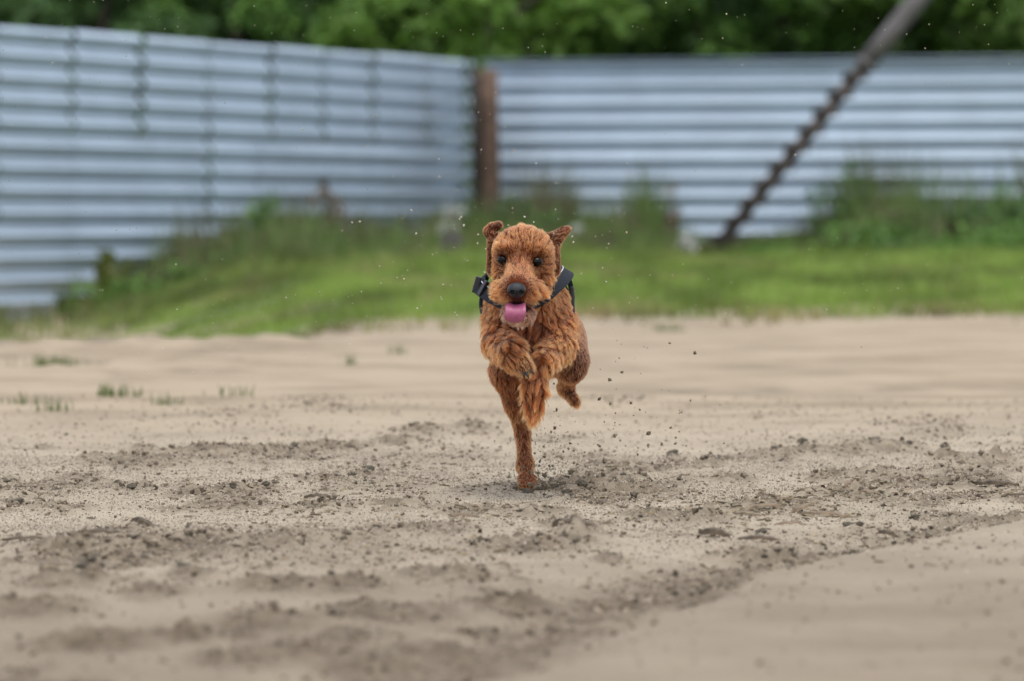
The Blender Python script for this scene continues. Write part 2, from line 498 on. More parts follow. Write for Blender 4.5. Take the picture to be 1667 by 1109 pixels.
def right_sheet(xa, xb, z0, z1, dy, tilt=0.0):
    o = link('sheet', sheet_mesh('sheet', xb - xa, z0, z1, ZTOP - .06), None, fr)
    o.location = (xa, dy, 0); o.rotation_euler = (tilt, 0, 0); solid(o)
for (xa, xb, t) in ((.12, 3.9, .0), (3.903, 7.7, 0), (7.703, 11.5, 0)):
    right_sheet(xa, xb, 1.22, ZTOP, 0.0, t)
for (xa, xb, t) in ((.12, 2.0, 0), (2.003, 5.8, 0), (5.803, 9.6, 0), (9.603, 12, 0)):
    right_sheet(xa, xb, .16, 1.30, -.012, 0.0)
b = MB(); b.box((6.0, -.045, ZTOP + .005), (11.9, .11, .012)); b.build('cap_strip', M_FENCE, fr)
for xq in (.6, 3.0, 5.6, 8.2, 10.8):
    p = CORNER + RDIR * xq
    b = MB(); b.tube([(xq, .10, -.3), (xq, .10, ZTOP - .15)], [.055, .05], 8); b.build('post', M_POSTD, fr)
cp = Vector(((797 - 833.5) * 61.0 / FPX, 61.0, 0))
post = empty('timber_post', (cp.x, cp.y, gz1(cp.x, cp.y)))
tag(post, 'weathered brown timber post standing at the corner of the fences', 'post')
b = MB(); b.tube([(0, 0, -.4), (0.01, 0, .8), (-.005, 0, 1.6), (-.012, 0, 2.0)], [.115, .105, .10, .098], 12); b.build('shaft', M_POSTW, post)
b = MB(); b.tube([(-.135, .06, -.4), (-.14, .06, 1.2), (-.15, .06, 2.02)], [.05, .045, .045], 8); b.build('corner_gap_shade', M_POSTD, post)  # dark strip added for the shaded gap at the corner

# ------------------------------------------------------------------ leaning auger
M_TUBE = plain('dull_painted_tube', (.13, .118, .115), .6, .2, noise=(6, .25))
M_SCREW = plain('rusty_screw', (.07, .056, .048), .75, .3, noise=(14, .4))
AY = 58.0
def at(u, v, Y): return Vector(((u - 833.5) * Y / FPX, Y, CAM_H + (HOR - v) * Y / FPX))
a0 = at(1168, 400, AY); a1 = at(1405, 108, AY)
ad = (a1 - a0).normalized()
foot = a0 - ad * 0.42
aug = empty('leaning_auger', foot)
tag(aug, 'slanted rusty auger with smooth grey tube above, leaning up in front of right fence', 'auger')
b = MB(); L1 = (a1 - foot).length
b.tube([ad * 0, ad * (L1 + .05)], [.068, .068], 10); b.build('shaft', M_SCREW, aug)
V = []; F = []; u_ = ad.cross(Vector((0, 1, 0))).normalized(); w_ = ad.cross(u_)
turns = L1 / 0.235; NS = int(turns * 18)
for i in range(NS + 1):
    q = 2 * math.pi * turns * i / NS; c = ad * (L1 * i / NS); dd = u_ * math.cos(q) + w_ * math.sin(q)
    V += [c + dd * .04 - ad * .012, c + dd * .118 - ad * .014, c + dd * .118 + ad * .014, c + dd * .04 + ad * .012]
for i in range(NS):
    for k in range(4):
        F.append((i*4 + k, i*4 + (k+1) % 4, i*4 + 4 + (k+1) % 4, i*4 + 4 + k))
link('flighting', np_mesh('flighting', V, F, False), M_SCREW, aug)
b = MB(); b.tube([ad * (L1 - .02), ad * (L1 + .5), ad * (L1 + 3.6)], [.10, .10, .10], 16); tb = b.build('tube', M_TUBE, aug)
b = MB(); b.tube([ad * (L1 + .02), ad * (L1 + .07)], [.11, .11], 16); b.build('collar', M_TUBE, aug)
top = ad * (L1 + 3.1)
for sy in (-1, 1):
    ex = Vector((top.x + .5, sy * 1.0, .0))
    b = MB(); b.tube([top + Vector((0, .15 * sy, 0)), ex], [.035, .035], 8); b.build('support_leg', M_TUBE, aug)

# ------------------------------------------------------------------ vegetation
M_LEAF = attr_mat('tree_leaves', transl=.42, rand=.28, rough=.55)
M_BARK = plain('tree_bark', (.07, .055, .042), .9, noise=(8, .4))
M_GRASS = attr_mat('grass_blades', transl=.45, rough=.5)
M_WEED = attr_mat('weed_leaves', transl=.3, rand=.12, rough=.6)

def leaf_cloud(n, centers, radii, size, cols, seed, droop=.3):
    """n leaf quads thrown round clump centres; returns verts, faces, colours"""
    rg = np.random.default_rng(seed)
    k = rg.integers(0, len(centers), n)
    d = rg.normal(size=(n, 3)); d /= np.linalg.norm(d, axis=1, keepdims=True)
    rr = rg.random((n, 1)) ** .45
    p = centers[k] + d * rr * radii[k][:, None] * np.array([1, 1, .75])
    nor = d * .5 + rg.normal(size=(n, 3)) * .6 + np.array([0, 0, .5])
    nor /= np.linalg.norm(nor, axis=1, keepdims=True)
    t = np.cross(nor, rg.normal(size=(n, 3))); t /= np.linalg.norm(t, axis=1, keepdims=True) + 1e-9
    t[:, 2] -= droop; t /= np.linalg.norm(t, axis=1, keepdims=True)
    w = np.cross(nor, t); w /= np.linalg.norm(w, axis=1, keepdims=True) + 1e-9
    s = size * (.6 + .8 * rg.random((n, 1)))
    V = np.stack([p, p + t * s * .5 + w * s * .32, p + t * s, p + t * s * .5 - w * s * .32], 1).reshape(-1, 3)
    F = np.arange(4 * n).reshape(n, 4)
    ci = rg.random((n, 1)); c = cols[0] * (1 - ci) + cols[1] * ci
    c = c * (.75 + .5 * rg.random((n, 1)))
    return V, F, np.repeat(c, 4, 0)

def make_crown(seed, cx, rx, rz, cz, nclump, nleaf, cols, size):
    rg = np.random.default_rng(seed)
    d = rg.normal(size=(nclump, 3)); d /= np.linalg.norm(d, axis=1, keepdims=True)
    r = rg.random((nclump, 1)) ** .33
    c = d * r * np.array([rx, rx, rz]) + np.array([cx, 0, cz])
    c[:, :2] *= (1.0 - .35 * np.clip((c[:, 2:3] - cz) / rz, 0, 1))
    rad = (.35 + .5 * rg.random(nclump)) * rx * .33
    V, F, C = leaf_cloud(nleaf, c, rad, size, cols, seed + 5)
    me = np_mesh('crown', V, F, False); set_attr(me, 'col', C); me.materials.append(M_LEAF)
    return me
def make_trunk(seed, h, r):
    rg = random.Random(seed); b = MB()
    pts = [(0, 0, -.3)]; x = y = 0
    for k in range(1, 7):
        x += rg.uniform(-.12, .12); y += rg.uniform(-.12, .12); pts.append((x, y, h * k / 6))
    b.tube(pts, [r * (1.25 - .16 * k) for k in range(7)], 8)
    for k in range(6):
        p = Vector(pts[2 + k % 4]); a = rg.uniform(0, 6.28); l = rg.uniform(.8, 1.7)
        q = p + Vector((math.cos(a) * l, math.sin(a) * l, l * rg.uniform(.5, 1.0)))
        b.tube([p, p.lerp(q, .5) + Vector((0, 0, .08)), q], [r * .4, r * .28, r * .1], 6)
    me = bpy.data.meshes.new('trunk'); me.from_pydata(b.v, [], b.f)
    for p in me.polygons: p.use_smooth = True
    me.materials.append(M_BARK); return me
A = np.array
KINDS = [  # crown mesh, trunk mesh
    (make_crown(1, 0, 2.3, 3.0, 4.1, 75, 15000, (A([.075, .165, .05]), A([.13, .24, .068])), .19), make_trunk(1, 5.5, .17)),
    (make_crown(2, 0, 2.0, 2.7, 3.7, 70, 14000, (A([.075, .165, .034]), A([.14, .26, .05])), .18), make_trunk(2, 5.0, .14)),
    (make_crown(3, 0, 2.6, 3.5, 4.8, 85, 17000, (A([.068, .148, .05]), A([.115, .215, .066])), .20), make_trunk(3, 6.5, .2)),
    (make_crown(4, 0, 1.5, 1.8, 2.5, 48, 9000, (A([.085, .17, .025]), A([.14, .25, .042])), .16), make_trunk(4, 3.2, .09)),
]
TREES = [  # photo column of the trunk, distance, kind, scale, name, label, category
    (-40, 72, 2, .70, 'broadleaf_tree', 'dark green tree above the far left end of the fence', 'tree'),
    (170, 70, 0, .74, 'broadleaf_tree', 'dark leafy tree over the left fence, beside the leftmost tree', 'tree'),
    (395, 70, 1, .78, 'broadleaf_tree', 'mid green tree behind the middle of the left fence', 'tree'),
    (600, 73, 2, .68, 'broadleaf_tree', 'dark tree behind the fence just left of the timber post', 'tree'),
    (800, 68, 3, 1.15, 'leafy_bush', 'bright yellow green bush showing above the fence corner', 'bush'),
    (960, 70, 1, .78, 'broadleaf_tree', 'mid green tree behind the right fence, right of the bright bush', 'tree'),
    (1130, 72, 2, .68, 'broadleaf_tree', 'dark tree behind the right fence, left of the auger tube', 'tree'),
    (1290, 69, 1, .76, 'broadleaf_tree', 'fresh green tree directly behind the upper end of the slanted auger', 'tree'),
    (1440, 71, 0, .74, 'broadleaf_tree', 'dark leafy tree just right of the auger tube', 'tree'),
    (1570, 68, 3, 1.2, 'leafy_bush', 'light green bush above the fence near the right edge', 'bush'),
    (1720, 70, 1, .8, 'broadleaf_tree', 'mid green tree at the right edge behind the fence', 'tree'),
]
def add_tree(u, Y, k, s, name, label, cat, rz, group):
    x = (u - 833.5) * Y / FPX
    o = empty(name, (x, Y, gz1(x, Y)), rz); o.scale = (s, s, s)
    tag(o, label, cat, group)
    link('trunk', KINDS[k][1], None, o); link('crown', KINDS[k][0], None, o)
for i, t in enumerate(TREES):
    add_tree(*t, i * 1.7, 'trees and bushes behind the fence')
for i in range(11):     # the wood closes behind them
    u = -160 + i * 205 + (i * 61) % 70
    add_tree(u, 79 + (i * 37) % 9, (2, 0, 2, 1)[i % 4], 1.12 + .1 * ((i * 3) % 4), 'wood_tree', 'tree of the dark wood that closes the view behind the front row', 'tree', i * 2.3, 'trees of the wood behind')

# undergrowth that fills the foot of the wood behind the fence
rgu = np.random.default_rng(91)
uc = np.stack([-8.5 + 17 * rgu.random(150), 65.5 + 4 * rgu.random(150), .1 + 1.5 * rgu.random(150)], 1)
V, F, C = leaf_cloud(16000, uc, .5 + .35 * rgu.random(150), .2, (A([.03, .07, .022]), A([.06, .12, .035])), 92)
me = np_mesh('undergrowth', V, F, False); set_attr(me, 'col', C)
tag(link('undergrowth', me, M_LEAF), 'dark undergrowth at the foot of the wood behind the fence', 'undergrowth', kind='stuff')

def blades(n, px, py, pz, hgt, wid, cols, seed, lean=.35):
    rg = np.random.default_rng(seed)
    a = rg.random(n) * 2 * np.pi
    wx, wy = np.cos(a) * wid / 2, np.sin(a) * wid / 2
    b = rg.random(n) * 2 * np.pi; ln = hgt * lean * rg.random(n)
    mx, my = np.cos(b) * ln, np.sin(b) * ln
    V = np.stack([np.stack([px - wx, py - wy, pz - .01], 1), np.stack([px + wx, py + wy, pz - .01], 1),
                  np.stack([px + wx * .7 + mx * .35, py + wy * .7 + my * .35, pz + hgt * .55], 1),
                  np.stack([px + mx, py + my, pz + hgt], 1),
                  np.stack([px - wx * .7 + mx * .35, py - wy * .7 + my * .35, pz + hgt * .55], 1)], 1).reshape(-1, 3)
    k = np.arange(n)[:, None] * 5
    F = np.concatenate([np.concatenate([k, k + 1, k + 2], 1), np.concatenate([k, k + 2, k + 4], 1), np.concatenate([k + 4, k + 2, k + 3], 1)])
    return V, F, np.repeat(cols, 5, 0)
# meadow grass: short lawn first, taller towards the fence
N = 120000
gyy = 22.5 + RNG.random(N) ** .8 * 41
gxx = (RNG.random(N) * 2 - 1) * (gyy * .108 + .5)
edge = grass_edge(gxx) + 2.0 * fbm(gxx * 1.1, gyy * .5, 101, 3)
patch = fbm(gxx * 1.3, gyy * .55, 111, 3)
keep = RNG.random(N) < sstep(-2.0, 3.2, gyy - edge + 2.2 * patch)
xsh = gxx + .085 * (gyy - 40)
keep &= RNG.random(N) < 1 - .82 * sstep(-2.2, -3.1, xsh + .5 * patch)
keep &= ~((gxx < -1.4) & (np.abs(gyy - 30.5 + .5 * gxx) < 1.6) & (RNG.random(N) < .85))
gxx, gyy, patch, edge = gxx[keep], gyy[keep], patch[keep], edge[keep]
dl = ((gxx - CORNER.x) * (-LDIR.y) + (gyy - CORNER.y) * LDIR.x); dl = np.abs(dl)      # to the left run
dr = np.abs((gxx - CORNER.x) * (-RDIR.y) + (gyy - CORNER.y) * RDIR.x)
dist = np.minimum(np.where(gyy < 61, dl, 99), dr)
ins = (dr > .05) | True
tall = sstep(6.5, 1.0, dist) * (.35 + .65 * sstep(-.5, .5, patch))
hg = (.04 + .07 * RNG.random(len(gxx))) * (1 + 2.5 * tall) * (.7 + .6 * sstep(-.4, .6, patch))
hg *= .6 + .4 * sstep(0, 4, gyy - edge)
hg *= 1 - .5 * sstep(-.3, -1.6, gxx)
hg *= 1 - .5 * sstep(1.5, 1.9, gxx) * sstep(3.5, 3.0, gxx) * sstep(48, 54, gyy)
dryk = np.clip(sstep(1.8, -.8, gyy - edge) * .8 + .35 * (RNG.random(len(gxx)) < .16), 0, 1)[:, None]
t_ = RNG.random((len(gxx), 1))
cg = A([.165, .25, .038]) * (1 - t_) + A([.235, .32, .068]) * t_
ct = A([.08, .13, .030]) * (1 - t_) + A([.17, .18, .065]) * t_
cd = A([.22, .17, .08]) * (1 - t_) + A([.30, .24, .12]) * t_
tt = tall[:, None]
pat2 = fbm(gxx * .9, gyy * .25, 117, 3); dryk = np.clip(dryk + .45 * sstep(.2, .7, pat2)[:, None], 0, 1)
cc = (cg * (1 - tt) + ct * tt) * (1 - dryk) + cd * dryk
cc = cc * (.62 + .62 * sstep(-.6, .5, fbm(gxx * 1.4, gyy * .35, 119, 3)))[:, None]
gzz = ground_h(gxx, gyy)
V, F, C = blades(len(gxx), gxx, gyy, gzz, hg, np.full(len(gxx), .016), cc, 5, .9)
me = np_mesh('meadow_grass', V, F, False); set_attr(me, 'col', C)
tag(link('meadow_grass', me, M_GRASS), 'green meadow grass between the sand and the corrugated fence', 'grass', kind='stuff')

# tall thin stems that veil the foot of the fences
N = 44000
side = RNG.random(N) < .42
tl = RNG.random(N); off_ = .12 + 3.6 * RNG.random(N) ** 1.5
bx_ = np.where(side, CORNER.x + LDIR.x * tl * 11.5, CORNER.x + RDIR.x * tl * 6.6)
by_ = np.where(side, CORNER.y + LDIR.y * tl * 11.5, CORNER.y + RDIR.y * tl * 6.6)
bx_ = bx_ + np.where(side, -LDIR.y * off_, 0 + RDIR.y * off_ * 1.0); by_ = by_ + np.where(side, LDIR.x * off_, -RDIR.x * off_)
pn = fbm(bx_ * 1.2, by_ * .8, 131, 3)
kp = RNG.random(N) < sstep(-.45, .35, pn)
bx_, by_, pn, off_ = bx_[kp], by_[kp], pn[kp], off_[kp]
hh_ = (.14 + .85 * RNG.random(len(bx_)) ** 2.0) * (.6 + .7 * sstep(-.3, .6, pn)) * (1.05 - .15 * off_) * (1 + .15 * sstep(2.5, 4.5, bx_))
hh_ *= np.where(side[kp], .62, 1)
hh_ *= 1 - .68 * sstep(1.5, 1.9, bx_) * sstep(3.5, 3.0, bx_)
t_ = RNG.random((len(bx_), 1)); ol = sstep(-.2, .5, fbm(bx_ * .9, by_ * .9, 133, 2))[:, None]
cs_ = (A([.11, .19, .045]) * (1 - t_) + A([.18, .26, .07]) * t_) * (1 - ol) + (A([.15, .14, .07]) * (1 - t_) + A([.21, .19, .11]) * t_) * ol
V, F, C = blades(len(bx_), bx_, by_, ground_h(bx_, by_), hh_, np.full(len(bx_), .020), cs_, 15, .45)
me = np_mesh('tall_grass', V, F, False); set_attr(me, 'col', C)
tag(link('tall_grass', me, M_GRASS), 'tall olive grass stems standing along the foot of the fences', 'grass', kind='stuff')

def weed(u, vtop, Y, width, nst, cols, label, name='tall_weed', cat='weed', flower=None, seed=0, leafs=.075, dens=13, group='weeds along the fence'):
    x = (u - 833.5) * Y / FPX; z = gz1(x, Y)
    h = CAM_H + (HOR - vtop) * Y / FPX - z
    rg = random.Random(seed * 13 + int(u)); nr = np.random.default_rng(seed * 7 + int(u))
    o = empty(name, (x, Y, z)); tag(o, label, cat, group)
    b = MB(); cs = []; rs = []; tips = []
    for k in range(nst):
        bx, by = rg.uniform(-1, 1) * width * .3, rg.uniform(-1, 1) * width * .3
        hh = h * (1 if k == 0 else rg.uniform(.55, .95)); tx, ty = bx + rg.uniform(-1, 1) * width * .3, by + rg.uniform(-1, 1) * width * .3
        pts = [Vector((bx, by, -.03)), Vector((bx * .6 + tx * .4, by * .6 + ty * .4, hh * .5)), Vector((tx, ty, hh))]
        b.tube(pts, [.009, .007, .003], 5, False); tips.append(pts[2])
        for q in range(6):
            f = (q + .4) / 6.4; p = pts[0].lerp(pts[1], f * 2) if f < .5 else pts[1].lerp(pts[2], f * 2 - 1)
            cs.append(p); rs.append(width * .42 * (1.1 - f))
    me = bpy.data.meshes.new('stalk'); me.from_pydata(b.v, [], b.f)
    set_attr(me, 'col', np.tile(A(cols[0]) * .9, (len(b.v), 1)))
    link('stalk', me, M_WEED, o)['kind'] = 'stuff'
    V, F, C = leaf_cloud(int(dens * nst * 6 / 2), A([tuple(c) for c in cs]), A(rs), leafs, (A(cols[0]), A(cols[1])), seed + 3, droop=.1)
    me = np_mesh('foliage', V, F, False); set_attr(me, 'col', C); link('foliage', me, M_WEED, o)['kind'] = 'stuff'
    if flower is not None:
        for p in tips[:flower[2]]:
            V, F, C = leaf_cloud(90, A([tuple(p)]), A([flower[1]]), flower[1] * .5, (A(flower[0]), A(flower[0]) * .8), seed + 9, 0)
            me = np_mesh('flower_head', V, F, False); set_attr(me, 'col', C); link('flower_head', me, M_WEED, o)
G1 = ((.08, .16, .03), (.14, .25, .05)); G2 = ((.06, .12, .03), (.10, .19, .045)); GY_ = ((.13, .16, .03), (.2, .22, .05)); BR = ((.16, .115, .08), (.22, .165, .12)); OL = ((.09, .10, .05), (.15, .15, .07))
WH = (.62, .62, .58)
WEEDS = [
 (172, 398, 49.5, .22, 3, GY_, 'yellowish weed in the notch between two low fence sheets', None),
 (205, 445, 49, .5, 6, G1, 'leafy green weed below the notched left fence edge', None),
 (262, 452, 50, .45, 5, OL, 'dark olive weed under the hanging left sheet', None),
 (330, 448, 50, .5, 6, G1, 'green weed under the right end of the hanging left sheet', None),
 (372, 402, 53, .4, 5, G2, 'dark green weed just right of the hanging left sheet', None),
 (430, 300, 54, .34, 4, G1, 'tall narrow green weed before the left fence, first of the tall ones', None),
 (405, 395, 52, .5, 6, G2, 'broad dark green weed left of the brown seeded dock', None),
 (520, 268, 57, .5, 5, BR, 'reddish brown seeded dock plant before the left fence', None),
 (500, 375, 53, .6, 7, G2, 'bushy green weed beneath the reddish brown dock', None),
 (600, 345, 57, .6, 6, OL, 'olive weed midway between the brown dock and timber post', None),
 (660, 338, 58, .6, 6, OL, 'olive brown weed clump left of the pale flowering weed', None),
 (728, 345, 57, .4, 4, OL, 'pale flowering weed left of the timber post', (WH, .10, 2)),
 (770, 318, 59, .5, 6, OL, 'olive weed growing at the foot of the timber post', None),
 (835, 305, 59, .4, 5, G2, 'green weed right of the timber post, behind the dog', None),
 (905, 330, 59, .6, 6, G2, 'green weed above the right ear of the dog', None),
 (975, 372, 56, .45, 4, OL, 'weed with a small pale flower right of the dog', (WH, .07, 1)),
 (1030, 355, 58, .6, 6, OL, 'olive weed between the two pale flowering weeds', None),
 (1103, 396, 55, .3, 3, OL, 'weed with a large white flower head before the auger', (WH, .11, 1)),
 (1098, 285, 59, .09, 2, BR, 'thin brown stalks standing against the right fence', None),
 (1150, 396, 57, .16, 3, OL, 'olive brown weed at the foot of the auger', None),
 (1275, 402, 56, .5, 4, G1, 'low green weed right of the auger foot', None),
 (1345, 268, 58, .32, 4, G2, 'tall green weed right of the auger, nearest to it', None),
 (1392, 240, 58.5, .3, 4, G2, 'tallest green weed before the right fence', None),
 (1400, 345, 56, .7, 8, G1, 'broad green weed under the tallest weed', None),
 (1470, 330, 57, .55, 6, OL, 'greyish brown weed in the middle of the right fence', None),
 (1530, 345, 57, .6, 6, OL, 'olive weed left of the big corner weed', None),
 (1598, 305, 57, .5, 6, G2, 'dark green weed left of the rightmost tall weed', None),
 (1648, 282, 56, .5, 7, G2, 'rightmost tall dark green weed beside the right fence', None),
 (1640, 380, 53, .8, 9, G1, 'broad green weed below the rightmost tall weed', None),
 (1560, 390, 54, .7, 7, G1, 'bushy green weed low before the right fence', None),
 (1470, 400, 54, .7, 7, G2, 'low dark green weed below the greyish brown weed', None),
]
for i, (u, v, Y, w, ns, c, lab, fw) in enumerate(WEEDS):
    weed(u, v, Y, w * 1.6, int(ns * 1.7), c, lab, flower=fw, seed=i)
TUFTS = [(90, 606, .17, 'wide green grass tuft on the sand at far left', 260), (190, 655, .11, 'bright green small grass tuft on the sand, below the wide tuft', 130), (275, 668, .09, 'thin grass tuft right of the bright small tuft', 50),
         (85, 676, .10, 'sparse grass tuft nearest the left edge', 50), (40, 664, .08, 'tiny grass tuft at the left edge of the sand', 36), (380, 655, .09, 'faint grass tuft in the middle of the left sand', 40),
         (475, 548, .16, 'upright green tuft where grass meets sand left of the dog', 220), (645, 588, .08, 'small tuft near the grass edge left of the dog', 50), (575, 605, .07, 'small faint tuft on sand left of the dog', 34), (1085, 540, .13, 'green tuft at the grass edge right of the dog', 130)]
for i, (u, v, r, lab, n) in enumerate(TUFTS):
    x, Y = gp(u, v); rg = np.random.default_rng(50 + i)
    r *= .6; n = int(n * .55); dx = rg.normal(size=n) * r * .55; dy = rg.normal(size=n) * r * .55
    pz = ground_h(x + dx, Y + dy); z0 = gz1(x, Y); t_ = rg.random((n, 1))
    V, F, C = blades(n, dx, dy, pz - z0, (.02 + .045 * rg.random(n)) * (.6 + r * 3), np.full(n, .0045), A([.11, .145, .05]) * (1 - t_) + A([.17, .20, .08]) * t_, 60 + i, .5)
    me = np_mesh('grass_tuft', V, F, False); set_attr(me, 'col', C)
    o = link('grass_tuft', me, M_GRASS); o.location = (x, Y, z0); tag(o, lab, 'grass tuft', 'grass tufts on the sand')
# dark stump among the grass behind the dog's shoulder
sx = (735 - 833.5) * 50 / FPX; sz = gz1(sx, 50)
b = MB()
for k in range(1): b.tube([(0, 0, -.1), (.01, 0, .12), (.0, .01, .24), (.02, 0, .30)], [.15, .12, .10, .06], 11)
st = b.build('tree_stump', M_POSTD); st.location = (sx, 50, sz); tag(st, 'dark old stump in the grass left of the dog', 'stump')

# ------------------------------------------------------------------ litter on the sand
def lump_mesh(name, seed, r, flat=.7, jag=.35, sub=2):
    import bmesh
    bm = bmesh.new(); bmesh.ops.create_icosphere(bm, subdivisions=sub, radius=1)
    rg = random.Random(seed); off = [Vector((rg.uniform(-9, 9), rg.uniform(-9, 9), rg.uniform(-9, 9))) for _ in range(3)]
    from mathutils import noise
    for v in bm.verts:
        n = noise.noise(v.co * 1.3 + off[0]) * jag + noise.noise(v.co * 3.1 + off[1]) * jag * .55
        v.co = Vector((v.co.x, v.co.y, v.co.z * flat)) * (r * (1 + n))
    me = bpy.data.meshes.new(name); bm.to_mesh(me); bm.free(); return me
M_CLOD = plain('damp_sand_clod', (.20, .165, .125), .92, noise=(60, .35), bump=.7, spec=.2)
M_CLOD2 = plain('dark_earth_clod', (.15, .128, .095), .92, noise=(60, .45), bump=.7, spec=.2)
M_CHIP = plain('bark_chip', (.19, .14, .092), .85, noise=(45, .4), bump=.6)
M_CHIPD = plain('dark_bark_chip', (.095, .070, .045), .85, noise=(45, .4), bump=.6)
clods = [lump_mesh('earth_clod', k, 1.0, .75, .9) for k in range(6)]
for me in clods: me.materials.append(M_CLOD2)
CL = [(235,738,.016),(152,750,.019),(905,801,.013),(925,806,.011),(945,801,.015),(965,797,.012),(1014,780,.008),(1055,706,.0),(1098,751,.014),(1157,755,.013),(1175,756,.011),(1190,782,.014),
 (1545,753,.015),(1538,757,.012),(1625,758,.013),(1422,735,.014),(1455,737,.014),(1480,736,.012),(1308,737,.014),(1262,744,.013),(858,803,.013),(838,797,.007),(880,800,.010),(895,812,.008),
 (332,800,.012),(345,801,.010),(378,804,.012),(402,808,.013),(432,802,.010),(212,803,.010),(90,800,.010),(10,822,.017),(30,830,.014),(108,824,.012),(600,776,.011),(575,778,.010),(590,791,.007),
 (150,955,.024),(1250,819,.010),(1380,858,.010),(1400,855,.009),(1490,845,.010),(1240,868,.012),(300,938,.018),(700,708,.016),(770,704,.014),(540,725,.012),(480,741,.012),(1060,846,.009),(1140,850,.012)]
for i, (u, v, r) in enumerate(CL):
    if r <= 0: continue
    x, Y = gp(u, v)
    o = link('earth_clod', clods[i % 6]); z = gz1(x, Y)
    r *= .8; o.location = (x, Y, z + r * .15); o.scale = (r * 1.25, r, r * .85); o.rotation_euler = (0, 0, i * 1.3)
    tag(o, 'small dark clod of damp earth lying on the churned sand', 'clod', 'earth clods on the churned sand')
def chip(u, v, ln, w, t, tilt, rz, label, m, name='bark_chip', cat='bark chip', curl=-.006):
    x, Y = gp(u, v); z = gz1(x, Y)
    rg = random.Random(int(u * 7 + v)); n = 9; t *= .55; w *= .7
    top = []; V = []; F = []
    for i in range(n + 1):
        f = i / n * 2 - 1
        ww = w * (1 - abs(f) ** 3 * .75) * rg.uniform(.8, 1.15)
        zz = curl * f * f + rg.uniform(-.002, .002)
        yo = rg.uniform(-.15, .15) * w
        V += [(f * ln / 2, -ww / 2 + yo, zz), (f * ln / 2, ww / 2 + yo, zz), (f * ln / 2, ww * .4 + yo, zz + t), (f * ln / 2, -ww * .4 + yo, zz + t * rg.uniform(.8, 1.3))]
    for i in range(n):
        for k in range(4): F.append((i*4 + k, i*4 + (k+1) % 4, i*4 + 4 + (k+1) % 4, i*4 + 4 + k))
    F += [(3, 2, 1, 0), (n*4, n*4 + 1, n*4 + 2, n*4 + 3)]
    o = link(name, np_mesh(name, V, F, False), m)
    o.location = (x, Y, z + .004 + abs(math.sin(tilt)) * ln * .3); o.rotation_euler = (R(8), tilt, rz)
    tag(o, label, cat, 'bark chips on the sand')
chip(1302, 836, .055, .03, .008, -.45, .3, 'upturned pale bark chip right of the dog, the sharpest one', M_CHIP)
chip(1345, 841, .10, .025, .006, .06, -.1, 'long thin bark chip touching the upturned pale chip', M_CHIP)
chip(1622, 798, .095, .03, .013, .02, -.05, 'dark bark piece lying near the right edge', M_CHIPD)
chip(1655, 814, .06, .02, .006, .02, .1, 'thin dark sliver below the dark bark piece at right', M_CHIPD)
chip(1240, 833, .075, .03, .006, -.15, .2, 'bark chip on the heap of litter right of the dog', M_CHIP)
chip(1262, 824, .05, .02, .005, .3, .6, 'short chip on top of the litter heap', M_CHIP)
chip(1218, 842, .06, .025, .006, .05, -.3, 'flat chip at the left foot of the litter heap', M_CHIP)
chip(1290, 856, .065, .025, .006, .04, .05, 'flat chip below the litter heap', M_CHIP)
chip(1390, 806, .055, .03, .006, -.2, .5, 'pale chip on the farther small litter heap', M_CHIP)
chip(1415, 809, .05, .025, .005, .15, -.3, 'second chip on the farther litter heap, right of the pale one', M_CHIP)
chip(1450, 868, .045, .025, .010, .3, .1, 'dark chip near the lip of the smooth bank', M_CHIPD)
chip(1165, 876, .06, .035, .014, .15, -.1, 'dark bark slab below the litter heaps, left one of two', M_CHIPD)
chip(1235, 880, .075, .03, .008, .03, .05, 'dark bark strip right of the dark bark slab', M_CHIPD)
chip(940, 880, .085, .045, .020, .18, -.12, 'large curved bark slab in front of the dog', M_CHIPD, curl=-.010)
chip(757, 846, .06, .022, .007, .06, -.2, 'pale curled chip left below the planted paw', M_CHIP)
chip(518, 833, .055, .025, .008, .02, .05, 'dark flat chip in the middle of the left foreground', M_CHIPD)
chip(235, 865, .05, .03, .012, .35, -.2, 'dark upturned bark piece at left', M_CHIPD)
chip(165, 876, .09, .03, .008, .06, .05, 'long dark bark strip at left below the upturned piece', M_CHIPD)
chip(45, 885, .09, .025, .006, .03, .02, 'long thin bark strip nearest the left edge', M_CHIPD)
chip(640, 829, .06, .02, .005, .05, .3, 'small chip left of the pale curled chip', M_CHIP)

def scatter_lumps(P, S, seed, flat=.8):
    """P (n,3) centres, S (n,) radii -> one mesh of jagged octahedron-like grains"""
    rg = np.random.default_rng(seed); n = len(P)
    base = A([(1,0,0),(-1,0,0),(0,1,0),(0,-1,0),(0,0,1),(0,0,-1)], dtype=float)
    tri = A([(0,2,4),(2,1,4),(1,3,4),(3,0,4),(2,0,5),(1,2,5),(3,1,5),(0,3,5)])
    q = rg.normal(size=(n, 4)); q /= np.linalg.norm(q, axis=1, keepdims=True)
    w, x, y, z = q.T
    Rm = np.stack([1-2*(y*y+z*z), 2*(x*y-z*w), 2*(x*z+y*w), 2*(x*y+z*w), 1-2*(x*x+z*z), 2*(y*z-x*w), 2*(x*z-y*w), 2*(y*z+x*w), 1-2*(x*x+y*y)], 1).reshape(n, 3, 3)
    L = base[None] * (.55 + .9 * rg.random((n, 6, 1)))
    V = np.einsum('nij,nkj->nki', Rm, L) * S[:, None, None]
    V[:, :, 2] *= flat
    V += P[:, None, :]
    F = (np.arange(n)[:, None, None] * 6 + tri[None]).reshape(-1, 3)
    return V.reshape(-1, 3), F
